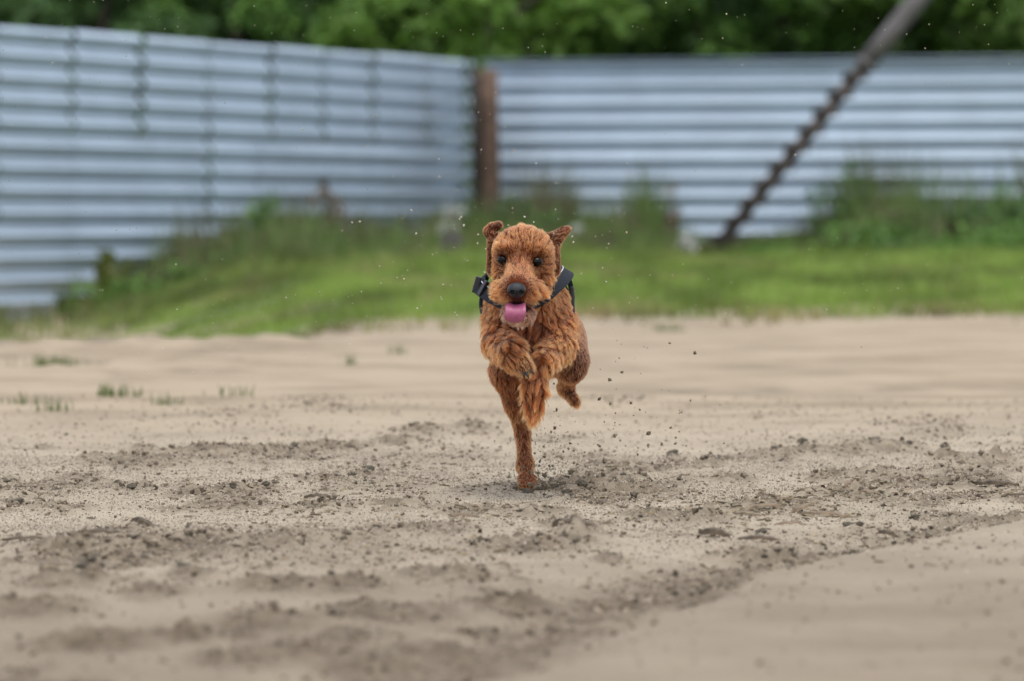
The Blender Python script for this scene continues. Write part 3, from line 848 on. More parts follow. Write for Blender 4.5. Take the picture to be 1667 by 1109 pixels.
# crumbs of broken sand everywhere the surface is churned
N = 90000
cy = 6.6 + RNG.random(N) ** .9 * 10.5; cx = (RNG.random(N) * 2 - 1) * (cy * .095 + .1)
ch_, s_, nr_ = churn(cx, cy)
pr = (.07 + .93 * ch_ ** 1.6) * (.55 + .45 * sstep(8.2, 10.2, cy))
keep = RNG.random(N) < pr
cx, cy, ch_ = cx[keep], cy[keep], ch_[keep]
sz_ = .0016 + .0075 * RNG.random(len(cx)) ** 4 * (.35 + .65 * ch_) + .0012 * RNG.random(len(cx))
cz = ground_h(cx, cy) + sz_ * .25
V, F = scatter_lumps(np.stack([cx, cy, cz], 1), sz_, 3)
me = np_mesh('sand_crumbs', V, F, False)
tc_ = RNG.random((len(cx), 1)); C = A([.065, .05, .033]) * (1 - tc_) + A([.31, .25, .185]) * tc_
set_attr(me, 'col', np.repeat(C, 6, 0))
M_CRUMB = attr_mat('sand_crumb', rough=.92, spec=.2)
tag(link('sand_crumbs', me, M_CRUMB), 'loose crumbs of broken damp sand strewn over the churned ground', 'sand', kind='stuff')
# grains: the grit that gives the focused strip its texture
N = 190000
sy = 8.3 + 6.2 * np.sqrt(RNG.random(N)) * np.where(RNG.random(N) < .8, .8, 1); sx = (RNG.random(N) * 2 - 1) * (sy * .093 + .03)
_, s2, n2 = churn(sx, sy)
gk = fbm(sx * 5, sy * 1.6, 141, 3)
kp = RNG.random(N) < (.30 + .7 * sstep(-.5, .5, gk)) * (1 - .85 * sstep(0, .06, s2) * n2)
sx, sy = sx[kp], sy[kp]; n = len(sx)
r_s = .0009 + .0016 * RNG.random(n) ** 2.2
base4 = A([(1, 1, 1), (-1, -1, 1), (-1, 1, -1), (1, -1, -1)], dtype=float) * .62
V = base4[None] * (.6 + .8 * RNG.random((n, 4, 1))) * r_s[:, None, None]
an = RNG.random(n) * 6.283; ca, sa = np.cos(an)[:, None], np.sin(an)[:, None]
V = np.stack([V[..., 0] * ca - V[..., 1] * sa, V[..., 0] * sa + V[..., 1] * ca, V[..., 2]], -1)
V += np.stack([sx, sy, ground_h(sx, sy) + r_s * .4], 1)[:, None, :]
F = (np.arange(n)[:, None, None] * 4 + A([(0, 1, 2), (0, 3, 1), (0, 2, 3), (1, 3, 2)])[None]).reshape(-1, 3)
me = np_mesh('sand_grains', V.reshape(-1, 3), F, False)
tc_ = RNG.random((n, 1)) ** .6
set_attr(me, 'col', np.repeat(A([.10, .08, .058]) * (1 - tc_) + A([.50, .425, .34]) * tc_, 4, 0))
tag(link('sand_grains', me, M_CRUMB), 'coarse grains of sand covering the ground near the dog', 'sand', kind='stuff')
# flakes of bark and straw trodden into the sand
P = []; rgf = np.random.default_rng(21)
def flakes(n, fx_, fy_, nm, sd):
    a = rgf.random(n) * np.pi; l_ = .006 + .022 * rgf.random(n) ** 2; w_f = .002 + .006 * rgf.random(n); t_f = .0012 + .002 * rgf.random(n)
    z = ground_h(fx_, fy_) + .0015
    ca, sa = np.cos(a), np.sin(a); V = []
    tl_ = rgf.normal(size=n) * .18
    for (sx_, sy_, sz__) in ((-1,-1,0),(1,-1,0),(1,1,0),(-1,1,0),(-1,-1,1),(1,-1,1),(1,1,1),(-1,1,1)):
        lx_, ly_ = sx_ * l_ / 2 * (1 - .25 * sz__), sy_ * w_f / 2 * (1 - .25 * sz__)
        V.append(np.stack([fx_ + lx_ * ca - ly_ * sa, fy_ + lx_ * sa + ly_ * ca, z + sz__ * t_f + lx_ * tl_], 1))
    V = np.stack(V, 1).reshape(-1, 3); q = A([(0,3,2,1),(4,5,6,7),(0,1,5,4),(1,2,6,5),(2,3,7,6),(3,0,4,7)])
    return V, (np.arange(n)[:, None, None] * 8 + q[None]).reshape(-1, 4), n
fy_ = 8.6 + 4.2 * rgf.random(2600); fx_ = (rgf.random(2600) * 2 - 1) * fy_ * .096
fc, _, _ = churn(fx_, fy_); kk = rgf.random(2600) < .12 + .6 * fc; fx_, fy_ = fx_[kk], fy_[kk]
for (u, v, n) in ((1250, 828, 150), (1390, 806, 110), (1330, 838, 50), (1620, 805, 40), (780, 840, 50), (530, 832, 50), (1160, 850, 60)):
    cxx, cyy = gp(u, v); fx_ = np.concatenate([fx_, cxx + .06 * rgf.normal(size=n)]); fy_ = np.concatenate([fy_, cyy + .12 * rgf.normal(size=n)])
V, F, n_ = flakes(len(fx_), fx_, fy_, 'bark_flakes', 1)
me = np_mesh('bark_flakes', V, F, False); tc_ = rgf.random((n_, 1))
set_attr(me, 'col', np.repeat(A([.07, .055, .036]) * (1 - tc_) + A([.30, .235, .15]) * tc_, 8, 0))
tag(link('bark_flakes', me, M_CRUMB), 'small flakes of bark and straw trodden into the sand', 'bark litter', kind='stuff')
# sand kicked up by the planted paw
P = []; S = []
rg = random.Random(3)
for k in range(900):
    t = rg.random() ** 1.6
    u = 862 + t * rg.uniform(-60, 330) + rg.gauss(0, 14); v = 800 - abs(rg.gauss(0, 1)) * (22 + 105 * t * (1 if u > 870 else .25))
    d = rg.uniform(-.3, .45)
    if v < 540: continue
    P.append(pt(u, v, d)); S.append(rg.uniform(.0007, .0018) if rg.random() < .88 else rg.uniform(.002, .0042))
for (u, v, r) in [(1056,706,.006),(1001,710,.005),(903,698,.0045),(994,658,.0045),(976,650,.0045),(993,619,.0045),(1131,575,.004),(930,770,.007),(933,767,.006),(982,774,.006),(1055,725,.004),(840,793,.008),(850,797,.010),(868,795,.011),(876,801,.013),(888,797,.010),(893,805,.009),(860,806,.012),(848,808,.009),(1091,697,.004),(1101,735,.004),(906,668,.004),(887,775,.007),(897,789,.006),(828,777,.005)]:
    P.append(pt(u, v, -.02)); S.append(r)
V, F = scatter_lumps(A([tuple(p) for p in P]), A(S), 8, 1.0)
me = np_mesh('kicked_up_sand', V, F, False)
tc_ = RNG.random((len(P), 1)); set_attr(me, 'col', np.repeat(A([.085, .068, .045]) * (1 - tc_) + A([.22, .18, .12]) * tc_, 6, 0))
tag(link('kicked_up_sand', me, M_CRUMB), 'dark sand grains flying up behind the planted paw', 'sand', kind='stuff')
# pale grains hanging in the air all round the dog
P = []; S = []
for k in range(700):
    u, v = rg.uniform(-30, 1700), rg.uniform(-30, 620) if rg.random() < .8 else rg.uniform(-30, 350)
    P.append(pt(u, v, rg.uniform(-.55, .75))); S.append(rg.uniform(.0007, .0012) if rg.random() < .88 else rg.uniform(.0012, .0020))
for k in range(120):
    u, v = rg.gauss(820, 130), rg.gauss(400, 90)
    P.append(pt(u, v, rg.uniform(-.3, .5))); S.append(rg.uniform(.0008, .0024))
V, F = scatter_lumps(A([tuple(p) for p in P]), A(S), 9, 1.0)
me = np_mesh('airborne_sand_grains', V, F, False)
tc_ = RNG.random((len(P), 1)); set_attr(me, 'col', np.repeat(A([.45, .38, .26]) * (1 - tc_) + A([.62, .58, .48]) * tc_, 6, 0))
tag(link('airborne_sand_grains', me, M_CRUMB), 'fine pale sand grains hanging in the air around the dog', 'sand', kind='stuff')
# ------------------------------------------------------------------ the dog
def surface_nets(Fv, org, h):
    s = Fv < 0
    nx_, ny_, nz_ = Fv.shape
    acc = np.zeros((nx_-1, ny_-1, nz_-1, 3), np.float32); cnt = np.zeros((nx_-1, ny_-1, nz_-1), np.float32)
    sl = lambda d, n: slice(d, n - 1 + d)
    for ax in range(3):
        o1, o2 = [a for a in range(3) if a != ax]
        for a in (0, 1):
            for b_ in (0, 1):
                d0 = [0, 0, 0]; d0[o1] = a; d0[o2] = b_
                d1 = list(d0); d1[ax] = 1
                i0 = tuple(sl(d0[k], Fv.shape[k]) for k in range(3)); i1 = tuple(sl(d1[k], Fv.shape[k]) for k in range(3))
                x = s[i0] != s[i1]
                f0, f1 = Fv[i0][x], Fv[i1][x]
                t = f0 / (f0 - f1)
                p = np.zeros((len(t), 3), np.float32); p[:, ax] = t; p[:, o1] = a; p[:, o2] = b_
                acc[x] += p; cnt[x] += 1
    m = cnt > 0
    idx = -np.ones(m.shape, np.int64); idx[m] = np.arange(m.sum())
    ijk = np.argwhere(m)
    V = (ijk + acc[m] / cnt[m][:, None]) * h + np.asarray(org)
    F = []
    for ax in range(3):
        o1, o2 = (ax + 1) % 3, (ax + 2) % 3
        i0 = [slice(1, -1)] * 3; i1 = [slice(1, -1)] * 3
        i0[ax] = slice(0, -1); i1[ax] = slice(1, None)
        a, b_ = s[tuple(i0)], s[tuple(i1)]
        e = np.argwhere(a != b_)
        inside = a[a != b_]
        off = np.array([1, 1, 1]); off[ax] = 0
        c = e + off
        def cell(d1, d2):
            q = c.copy(); q[:, o1] += d1; q[:, o2] += d2
            return idx[q[:, 0], q[:, 1], q[:, 2]]
        q = np.stack([cell(-1, -1), cell(0, -1), cell(0, 0), cell(-1, 0)], 1)
        q[~inside] = q[~inside][:, ::-1]
        F.append(q)
    return V, np.concatenate(F)

class Prim:
    """rounded cone between a and b (radii ra, rb), squashed by scale (sx, sy, sz) about its middle"""
    def __init__(s, a, b, ra, rb, flow, fur, col, sc=(1, 1, 1), k=.02, dens=1.0, lift=.4, smooth=True):
        s.a = np.array(a, float); s.b = np.array(b, float); s.ra = ra; s.rb = rb
        s.flow = np.array(flow, float); s.fur = fur; s.col = np.array(col, float); s.sc = np.array(sc, float); s.k = k; s.dens = dens; s.lift = lift
        s.mid = (s.a + s.b) / 2
    def d(s, P):
        Q = (P - s.mid) / s.sc; a = (s.a - s.mid) / s.sc; b = (s.b - s.mid) / s.sc
        ab = b - a; L2 = max(1e-9, float(ab @ ab))
        t = np.clip(((Q - a) @ ab) / L2, 0, 1)
        return (np.linalg.norm(Q - a - t[..., None] * ab, axis=-1) - (s.ra + (s.rb - s.ra) * t)) * float(s.sc.min())
def smin(a, b, k):
    h = np.clip(.5 + .5 * (b - a) / k, 0, 1)
    return b * (1 - h) + a * h - k * h * (1 - h)

RUST = (.265, .058, .013); RUSTD = (.165, .033, .0085); TAN = (.35, .098, .025); FACE = (.295, .068, .0155); PALE = (.20, .065, .034); BROW = (.31, .078, .019); EARD = (.020, .009, .007); EARM = (.12, .028, .010); CHIN = (.15, .058, .032)
FURK = .54
BACK = (0, 1, -.35); DOWN = (0, .15, -1)
def P3(u, v, d): return tuple(pt(u, v, d))
prims = []
def add(*a, **k):
    p = Prim(*a, **k); prims.append(p); return p
# trunk
add(P3(858, 533, -.25), P3(873, 535, -.03), .071, .074, BACK, .020, RUSTD, sc=(1, 1, 1.26), k=.03)
add(P3(873, 535, -.05), P3(893, 556, .22), .072, .066, BACK, .016, RUST, sc=(1, 1, 1.12), k=.04)
add(P3(851, 500, -.31), P3(856, 560, -.29), .050, .052, (0, -.2, -1), .028, RUSTD, k=.03)          # forechest
add(P3(856, 500, -.27), P3(852, 425, -.40), .066, .052, (0, .7, -.7), .018, RUST, k=.03)           # neck
add(P3(815, 486, -.24), P3(816, 545, -.27), .026, .032, DOWN, .018, RUST, k=.03)                    # shoulder, left in the photo
add(P3(904, 484, -.24), P3(905, 545, -.27), .026, .032, DOWN, .018, RUST, k=.03)
# head
sk = add(P3(852, 409, -.46), P3(851, 412, -.40), .053, .056, (0, .9, .5), .018, FACE, sc=(.96, 1, .95), k=.02, lift=.2)
add(P3(829, 407, -.455), P3(873, 408, -.455), .030, .030, (0, .9, .3), .017, FACE, k=.02, lift=.2)     # temples
add(P3(826, 428, -.44), P3(824, 452, -.45), .024, .024, (-.6, .3, -.8), .024, FACE, k=.02, lift=.24)   # cheeks
add(P3(878, 430, -.44), P3(880, 454, -.45), .024, .024, (.6, .3, -.8), .024, FACE, k=.02, lift=.24)
add(P3(847, 436, -.485), P3(842, 464, -.585), .028, .024, (0, .7, .75), .013, FACE, sc=(.95, 1, 1), k=.02, lift=.22)   # bridge of the muzzle
add(P3(827, 471, -.565), P3(818, 472, -.52), .0185, .020, (-.85, .1, -.45), .022, FACE, k=.015, lift=.42)   # flews with whiskers
add(P3(857, 471, -.565), P3(873, 472, -.52), .0185, .020, (.85, .1, -.45), .024, FACE, k=.015, lift=.42)
add(P3(842, 470, -.590), P3(842, 482, -.582), .017, .016, (0, .4, -.8), .009, RUST, k=.012, lift=.4)     # under the nose
add(P3(840, 509, -.575), P3(845, 508, -.50), .014, .026, (0, -.3, -1), .022, CHIN, sc=(1.25, 1, .8), k=.012, lift=.4)  # lower jaw
add(P3(814, 403, -.492), P3(829, 404, -.504), .0105, .0105, (-.45, -.2, .8), .013, BROW, k=.010, lift=.5)   # brows
add(P3(881, 405, -.492), P3(865, 405, -.504), .0105, .0105, (.45, -.2, .8), .013, BROW, k=.010, lift=.5)
# ears: each stands out from the skull, then the tip folds over
er = dict(dens=1.0, lift=.22)
add(P3(812, 391, -.415), P3(796, 377, -.405), .0125, .0105, (-.6, .3, .6), .008, RUST, k=.012, **er)
add(P3(796, 377, -.405), P3(800, 369, -.405), .0095, .0080, (.3, .1, .8), .008, RUST, k=.006, **er)
add(P3(803, 369, -.410), P3(811, 367, -.410), .0085, .0085, (.6, .1, .3), .007, EARD, k=.003, **er)
add(P3(811, 382, -.425), P3(816, 386, -.425), .0060, .0050, (.6, .1, -.6), .007, EARD, k=.003, **er)
add(P3(801, 397, -.41), P3(799, 440, -.39), .0095, .008, (-.2, .2, -1), .009, EARM, k=.012, lift=.25)
add(P3(889, 393, -.415), P3(910, 384, -.405), .0125, .0105, (.8, .3, .4), .008, RUST, k=.012, **er)
add(P3(910, 384, -.405), P3(924, 373, -.40), .0100, .0070, (.9, .1, .4), .008, RUST, k=.008, **er)
add(P3(889, 384, -.425), P3(903, 380, -.418), .0060, .0055, (.9, .1, .3), .007, EARD, k=.003, **er)
add(P3(903, 380, -.415), P3(917, 371, -.400), .0055, .0045, (.9, .1, .3), .007, EARD, k=.003, **er)
add(P3(901, 398, -.41), P3(904, 440, -.39), .0125, .010, (.3, .2, -1), .008, EARM, k=.012, lift=.25)
# raised foreleg, left in the photo: the forearm points at the camera, the paw droops inwards
lg = dict(k=.016, lift=.42)
add(P3(819, 528, -.28), P3(814, 556, -.35), .034, .032, (-.2, -.2, -1), .026, RUST, k=.02, lift=.40)
add(P3(814, 556, -.35), P3(834, 576, -.48), .031, .026, (.45, -.3, -.8), .028, RUST, **lg)
add(P3(834, 576, -.48), P3(853, 598, -.50), .024, .018, (.6, -.1, -.8), .022, TAN, **lg)
for (u, v, d) in ((846, 603, -.505), (853, 606, -.512), (860, 603, -.508)):      # toes
    add(P3(u - 3, v - 5, d + .01), P3(u, v, d), .0085, .0075, (.4, -.2, -.9), .008, TAN, k=.004, lift=.3)
# raised foreleg, right in the photo
add(P3(905, 530, -.28), P3(908, 562, -.32), .034, .032, (.15, 0, -1), .024, RUST, k=.02, lift=.40)
add(P3(908, 562, -.32), P3(882, 594, -.44), .030, .022, (-.3, -.3, -.9), .030, TAN, **lg)
add(P3(882, 594, -.44), P3(871, 630, -.455), .021, .019, (-.15, -.3, -1), .028, RUST, **lg)
add(P3(871, 630, -.455), P3(867, 674, -.44), .022, .013, (-.05, -.1, -1), .036, RUST, **lg)
# planted hind leg
add(P3(862, 565, .12), P3(828, 605, -.02), .062, .038, DOWN, .016, RUSTD, k=.025, lift=.3)
add(P3(828, 603, -.02), P3(838, 660, .02), .034, .019, (.1, .2, -1), .016, RUSTD, k=.016, lift=.35)
add(P3(838, 660, .02), P3(851, 706, .05), .018, .0135, (.2, .3, -1), .014, RUST, k=.012, lift=.35)
add(P3(851, 706, .05), P3(855, 758, .01), .0135, .0145, (.05, .2, -1), .012, RUST, k=.012, lift=.35)
add(P3(855, 758, .01), P3(859, 786, -.035), .0165, .013, (.05, 0, -1), .010, RUST, k=.012, lift=.3)
for (u, v, d) in ((851, 788, -.052), (858, 791, -.060), (866, 789, -.054)):      # toes digging in
    add(P3(u, v - 8, d + .02), P3(u, v, d), .0105, .0090, (.05, -.3, -.9), .007, RUST, k=.006, lift=.3)
# lifted hind leg
add(P3(908, 552, .22), P3(931, 588, .12), .055, .033, (.1, .4, -1), .012, PALE, k=.03, lift=.3)
add(P3(932, 586, .12), P3(930, 606, .13), .028, .022, (0, .3, -1), .012, RUSTD, k=.02, lift=.3)
add(P3(932, 600, .13), P3(920, 632, .22), .024, .014, (-.3, .4, -.8), .013, RUSTD, k=.014, lift=.3)
add(P3(920, 632, .22), P3(937, 656, .18), .0145, .010, (.4, 0, -.9), .014, RUST, k=.01, lift=.35)
# tail carried straight back
add(P3(893, 520, .27), P3(888, 505, .42), .020, .010, (0, 1, .2), .016, RUST, k=.02, lift=.3)
MOUTH = Prim(P3(841, 499, -.60), P3(843, 498, -.53), .0065, .004, (0, 0, -1), 0, (.03, .01, .01), sc=(2.6, 1, 1))

def dog_sdf(Pn):
    f = None
    for p in prims:
        d = p.d(Pn)
        f = d if f is None else smin(f, d, p.k)
    m = -MOUTH.d(Pn)
    return np.maximum(f, m)
H_ = .0036
lo = np.array([pt(765, 810, 0).x - .01, DOGY - .66, -.01]); hi = np.array([pt(972, 400, 0).x + .01, DOGY + .47, pt(850, 350, -.4).z + .02])
ax_ = [np.arange(lo[k], hi[k], H_) for k in range(3)]
Fv = np.empty([len(a) for a in ax_], np.float32)
YY, ZZ = np.meshgrid(ax_[1], ax_[2], indexing='ij')
CH = 8
for i in range(0, len(ax_[0]), CH):
    xs_ = ax_[0][i:i + CH]
    Pn = np.empty((len(xs_),) + YY.shape + (3,), np.float32)
    Pn[..., 0] = xs_[:, None, None]; Pn[..., 1] = YY; Pn[..., 2] = ZZ
    Fv[i:i + CH] = dog_sdf(Pn)
DV, DF = surface_nets(Fv, lo, H_)
def blend(Pn, kk=.010):
    D = np.stack([p.d(Pn) for p in prims], 1)
    w = np.exp(-(D - D.min(1, keepdims=True)) / kk); w /= w.sum(1, keepdims=True)
    g = lambda q: w @ np.stack([np.atleast_1d(q(p)) for p in prims]).astype(float)
    return g(lambda p: p.flow), g(lambda p: p.fur)[:, 0], g(lambda p: p.col), g(lambda p: p.dens)[:, 0], g(lambda p: p.lift)[:, 0]
dog = empty('dog', pt(858, 800, 0))
dog.location.z = 0
OFF = np.array(dog.location)
tag(dog, 'rust brown wire-haired terrier in black harness running towards the camera', 'dog')
bm_ = np_mesh('body', DV - OFF, DF)
_, bf, bc, _, _ = blend(DV)
md_ = MOUTH.d(DV)
bc = bc * (.3 + .5 * sstep(.009, .004, bf))[:, None]
bc = np.where((md_ < .007)[:, None], np.array([.035, .012, .012]), bc)
set_attr(bm_, 'col', bc)
M_SKIN = attr_mat('dog_skin', rough=.9, spec=.1)
body = link('body', bm_, M_SKIN, dog)

# --- coat
tri = np.concatenate([DF[:, [0, 1, 2]], DF[:, [0, 2, 3]]])
A0, B0, C0 = DV[tri[:, 0]], DV[tri[:, 1]], DV[tri[:, 2]]
nrm = np.cross(B0 - A0, C0 - A0); area = np.linalg.norm(nrm, axis=1) * .5
vn = np.zeros_like(DV)
for k in range(3): np.add.at(vn, tri[:, k], nrm)
vn /= np.linalg.norm(vn, axis=1, keepdims=True) + 1e-12
def sample(n, rg):
    cum = np.cumsum(area); f = np.searchsorted(cum, rg.random(n) * cum[-1])
    a, b_ = rg.random(n), rg.random(n); sw = a + b_ > 1; a[sw] = 1 - a[sw]; b_[sw] = 1 - b_[sw]
    p = A0[f] + (B0[f] - A0[f]) * a[:, None] + (C0[f] - A0[f]) * b_[:, None]
    n_ = vn[tri[f, 0]] * (1 - a - b_)[:, None] + vn[tri[f, 1]] * a[:, None] + vn[tri[f, 2]] * b_[:, None]
    return p, n_ / (np.linalg.norm(n_, axis=1, keepdims=True) + 1e-12)
rgc = np.random.default_rng(77)
EYES = [(819, 422), (874, 425)]
def surf_d(u, v, d0=-.70, d1=.3, n=500):
    ds = np.linspace(d0, d1, n)
    Q = np.array([tuple(pt(u, v, d)) for d in ds])
    f = dog_sdf(Q); i = np.argmax(f < 0)
    return ds[i] if f[i] < 0 else None
eye_p = []
for (u, v) in EYES:
    d = surf_d(u, v); eye_p.append(np.array(pt(u, v, d)))
nose_c = np.array(pt(841, 472, surf_d(841, 472) + .004))
def bald(p):
    b_ = np.zeros(len(p), bool)
    for e in eye_p: b_ |= np.linalg.norm((p - e) * np.array([1, .6, 1.1]), axis=1) < .0122
    q = (p - nose_c) / np.array([.021, .025, .019]); b_ |= (np.linalg.norm(q, axis=1) < 1)
    b_ |= MOUTH.d(p) < .006
    return b_
NCL, NH = 16000, 125000
gp_, gn_ = sample(NCL, rgc)
_, gk_, _, _, _ = blend(gp_)
keepg = rgc.random(NCL) < np.clip(.0042 / gk_, .13, 1) ; gp_, gn_ = gp_[keepg], gn_[keepg]; NCL = len(gp_)   # long hair gathers in coarser tufts
hp, hn = sample(NH, rgc)
fl_, L_, c_, de_, li_ = blend(hp)
L_ = L_ * FURK; li_ = li_ * .62
ok = ~bald(hp) & (rgc.random(NH) < de_)
hp, hn, fl_, L_, c_, li_ = hp[ok], hn[ok], fl_[ok], L_[ok], c_[ok], li_[ok]
NH = len(hp)
# strands near eyes, nose and mouth are short
ds_ = np.min([np.linalg.norm(hp - e, axis=1) for e in eye_p] + [np.linalg.norm(hp - nose_c, axis=1) - .010], axis=0)
L_ = L_ * (.25 + .75 * sstep(.008, .026, ds_))
def strand_dir(p, n, f, lift, jit, rg):
    f = f / (np.linalg.norm(f, axis=1, keepdims=True) + 1e-9)
    t = f - n * np.sum(f * n, 1, keepdims=True)
    t /= np.linalg.norm(t, axis=1, keepdims=True) + .15
    d = t * (1 - lift[:, None]) + n * lift[:, None] + rg.normal(size=p.shape) * jit
    return d / np.linalg.norm(d, axis=1, keepdims=True)
gfl, gL, _, _, gli = blend(gp_)
gL = gL * FURK; gli = gli * .62
gdir = strand_dir(gp_, gn_, gfl, gli, .24, rgc)
gtone = 1.0 + (rgc.random(NCL) - .48) * (.25 + .75 * sstep(.014, .026, gL / FURK))
kd = KDTree(NCL)
for i, p in enumerate(gp_): kd.insert(p, i)
kd.balance()
gi = np.array([kd.find(p)[1] for p in hp])
d0_ = strand_dir(hp, hn, fl_, li_, .13, rgc)
Lr = L_ * (.55 + .65 * rgc.random(NH))
fly = rgc.random(NH) < .018       # loose hairs that stand off the coat
Lr[fly] *= 1.35; d0_[fly] += rgc.normal(size=(int(fly.sum()), 3)) * .3 + hn[fly] * .25; d0_ /= np.linalg.norm(d0_, axis=1, keepdims=True)
K = 5
tt_ = np.linspace(0, 1, K)
flow_n = fl_ / (np.linalg.norm(fl_, axis=1, keepdims=True) + 1e-9)
pts = np.empty((NH, K, 3))
gtip = gp_[gi] + gdir[gi] * (gL[gi] * 1.0)[:, None]
same = np.sum(hn * gn_[gi], 1) > .3
cl_ = np.where(same & ~fly, (.54 + .42 * rgc.random(NH)) * (.30 + .75 * sstep(.012, .026, L_ / FURK)), 0)[:, None]
for k, t in enumerate(tt_):
    q = hp + d0_ * (Lr * t)[:, None] + flow_n * (Lr * .35 * t * t)[:, None]
    gq = gp_[gi] + gdir[gi] * (Lr * t)[:, None] + flow_n * (Lr * .35 * t * t)[:, None]
    pts[:, k] = q * (1 - cl_ * t ** .8) + gq * (cl_ * t ** .8)
wob = rgc.normal(size=(NH, 3)) * (Lr * .10)[:, None]
pts[:, 2] += wob; pts[:, 3] -= wob * .4
hc = bpy.data.hair_curves.new('coat')
hc.add_curves([K] * NH)
hc.points.foreach_set('position', (pts - OFF).astype(np.float32).ravel())
rad = np.tile(np.array([.00040, .00038, .00032, .00022, .00008], np.float32), NH)
try:
    ra = hc.attributes.get('radius') or hc.attributes.new('radius', 'FLOAT', 'POINT')
    ra.data.foreach_set('value', rad)
except Exception as e:
    hc.points.foreach_set('radius', rad)
tone = gtone[gi] * (.5 + 1.0 * rgc.random(NH))
from mathutils import noise as mn
low = np.array([mn.noise(Vector(p) * 38) + .6 * mn.noise(Vector(p) * 95) for p in hp])
hcol = c_ * (tone * (1 + .5 * low))[:, None]
lt = rgc.random(NH) < .10
hcol[lt] = hcol[lt] * .5 + np.array([.42, .17, .065]) * .5
dk = 1 - .68 * (1 - sstep(.010, .025, ds_)); hcol *= dk[:, None]   # dark markings round eyes and nose
at_ = hc.attributes.new('col', 'FLOAT_COLOR', 'CURVE')
at_.data.foreach_set('color', np.concatenate([hcol, np.ones((NH, 1))], 1).astype(np.float32).ravel())
def hair_material():
    m = bpy.data.materials.new('wiry_coat'); m.use_nodes = True
    n, l = m.node_tree.nodes, m.node_tree.links
    n.remove(n['Principled BSDF'])
    a = n.new('ShaderNodeAttribute'); a.attribute_name = 'col'
    h = n.new('ShaderNodeBsdfHairPrincipled'); h.model = 'CHIANG'; h.parametrization = 'COLOR'
    h.inputs['Roughness'].default_value = .45; h.inputs['Radial Roughness'].default_value = .7
    h.inputs['Coat'].default_value = 0.0
    hi_ = n.new('ShaderNodeHairInfo'); mr = n.new('ShaderNodeMapRange')       # roots darkened, wiry tips lightened: shading and highlights put into the colour
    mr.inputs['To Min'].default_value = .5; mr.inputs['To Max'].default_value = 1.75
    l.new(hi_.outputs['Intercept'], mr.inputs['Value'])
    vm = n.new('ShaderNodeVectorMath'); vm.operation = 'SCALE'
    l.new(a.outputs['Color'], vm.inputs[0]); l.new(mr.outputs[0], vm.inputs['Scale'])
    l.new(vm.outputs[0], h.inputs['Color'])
    l.new(h.outputs[0], n['Material Output'].inputs['Surface'])
    return m
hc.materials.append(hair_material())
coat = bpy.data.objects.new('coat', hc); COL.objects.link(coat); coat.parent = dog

# --- eyes, nose, tongue, claws
M_EYE = plain('dog_eye', (.004, .003, .002), .05, spec=.20)
M_LID = plain('eye_rim', (.018, .012, .01), .6)
def ellipsoid(name, c, r, m, parent, seg=20):
    b = MB(); vs = []; fs = []
    for i in range(seg // 2 + 1):
        a = math.pi * i / (seg // 2)
        for j in range(seg):
            q = 2 * math.pi * j / seg
            vs.append((r[0] * math.sin(a) * math.cos(q), r[1] * math.sin(a) * math.sin(q), r[2] * math.cos(a)))
    for i in range(seg // 2):
        for j in range(seg):
            fs.append((i*seg + j, (i+1)*seg + j, (i+1)*seg + (j+1) % seg, i*seg + (j+1) % seg))
    b.add(vs, fs); o = b.build(name, m, parent); o.location = Vector(c) - Vector(OFF); return o
for e in eye_p:
    ey = ellipsoid('eye', e + np.array([0, -.0022, -.0004]), (.0112, .0090, .0100), M_EYE, dog)
    # dark rim of the lids
    b = MB(); ring = []
    for k in range(17):
        q = 2 * math.pi * k / 16; ring.append((math.cos(q) * .0100, -.0030 + .0025 * abs(math.cos(q)), math.sin(q) * .0076))
    b.tube(ring, [.0016] * 17, 6, False); o = b.build('eyelid', M_LID, ey)
# nose by the same method as the body, at finer pitch
def nose_sdf(Q):
    p = Q - nose_c
    x, y, z = p[..., 0], p[..., 1], p[..., 2]
    wz = 1 - .22 * np.clip(-z / .015, 0, 1)
    f = (np.sqrt((x / (.0185 * wz)) ** 2 + (y / .0155) ** 2 + (z / .0160) ** 2) - 1) * .015
    for sx in (-1, 1):
        q = np.sqrt(((x - sx * .0082) / .0048) ** 2 + ((y + .0125) / .006) ** 2 + ((z + .0035) / .0038) ** 2)
        f = np.maximum(f, -(q - 1) * .004)
        q = np.sqrt(((x - sx * .0145) / .0050) ** 2 + ((y + .008) / .006) ** 2 + ((z + .0052) / .0020) ** 2)
        f = np.maximum(f, -(q - 1) * .002)
    gr = np.sqrt((x / .0008) ** 2 + ((y + .0160) / .004) ** 2 + ((z + .009) / .009) ** 2)
    return np.maximum(f, -(gr - 1) * .0008)
hn_ = .0008; r_ = np.arange(-.021, .0211, hn_)
NX, NY, NZ = np.meshgrid(r_ + nose_c[0], r_ + nose_c[1], r_ + nose_c[2], indexing='ij')
nv, nf = surface_nets(nose_sdf(np.stack([NX, NY, NZ], -1)).astype(np.float32), nose_c - .021, hn_)
M_NOSE = plain('wet_nose', (.007, .0075, .010), .36, noise=(500, .4), bump=.25, spec=.42)
link('nose', np_mesh('nose', nv - OFF, nf), M_NOSE, dog)
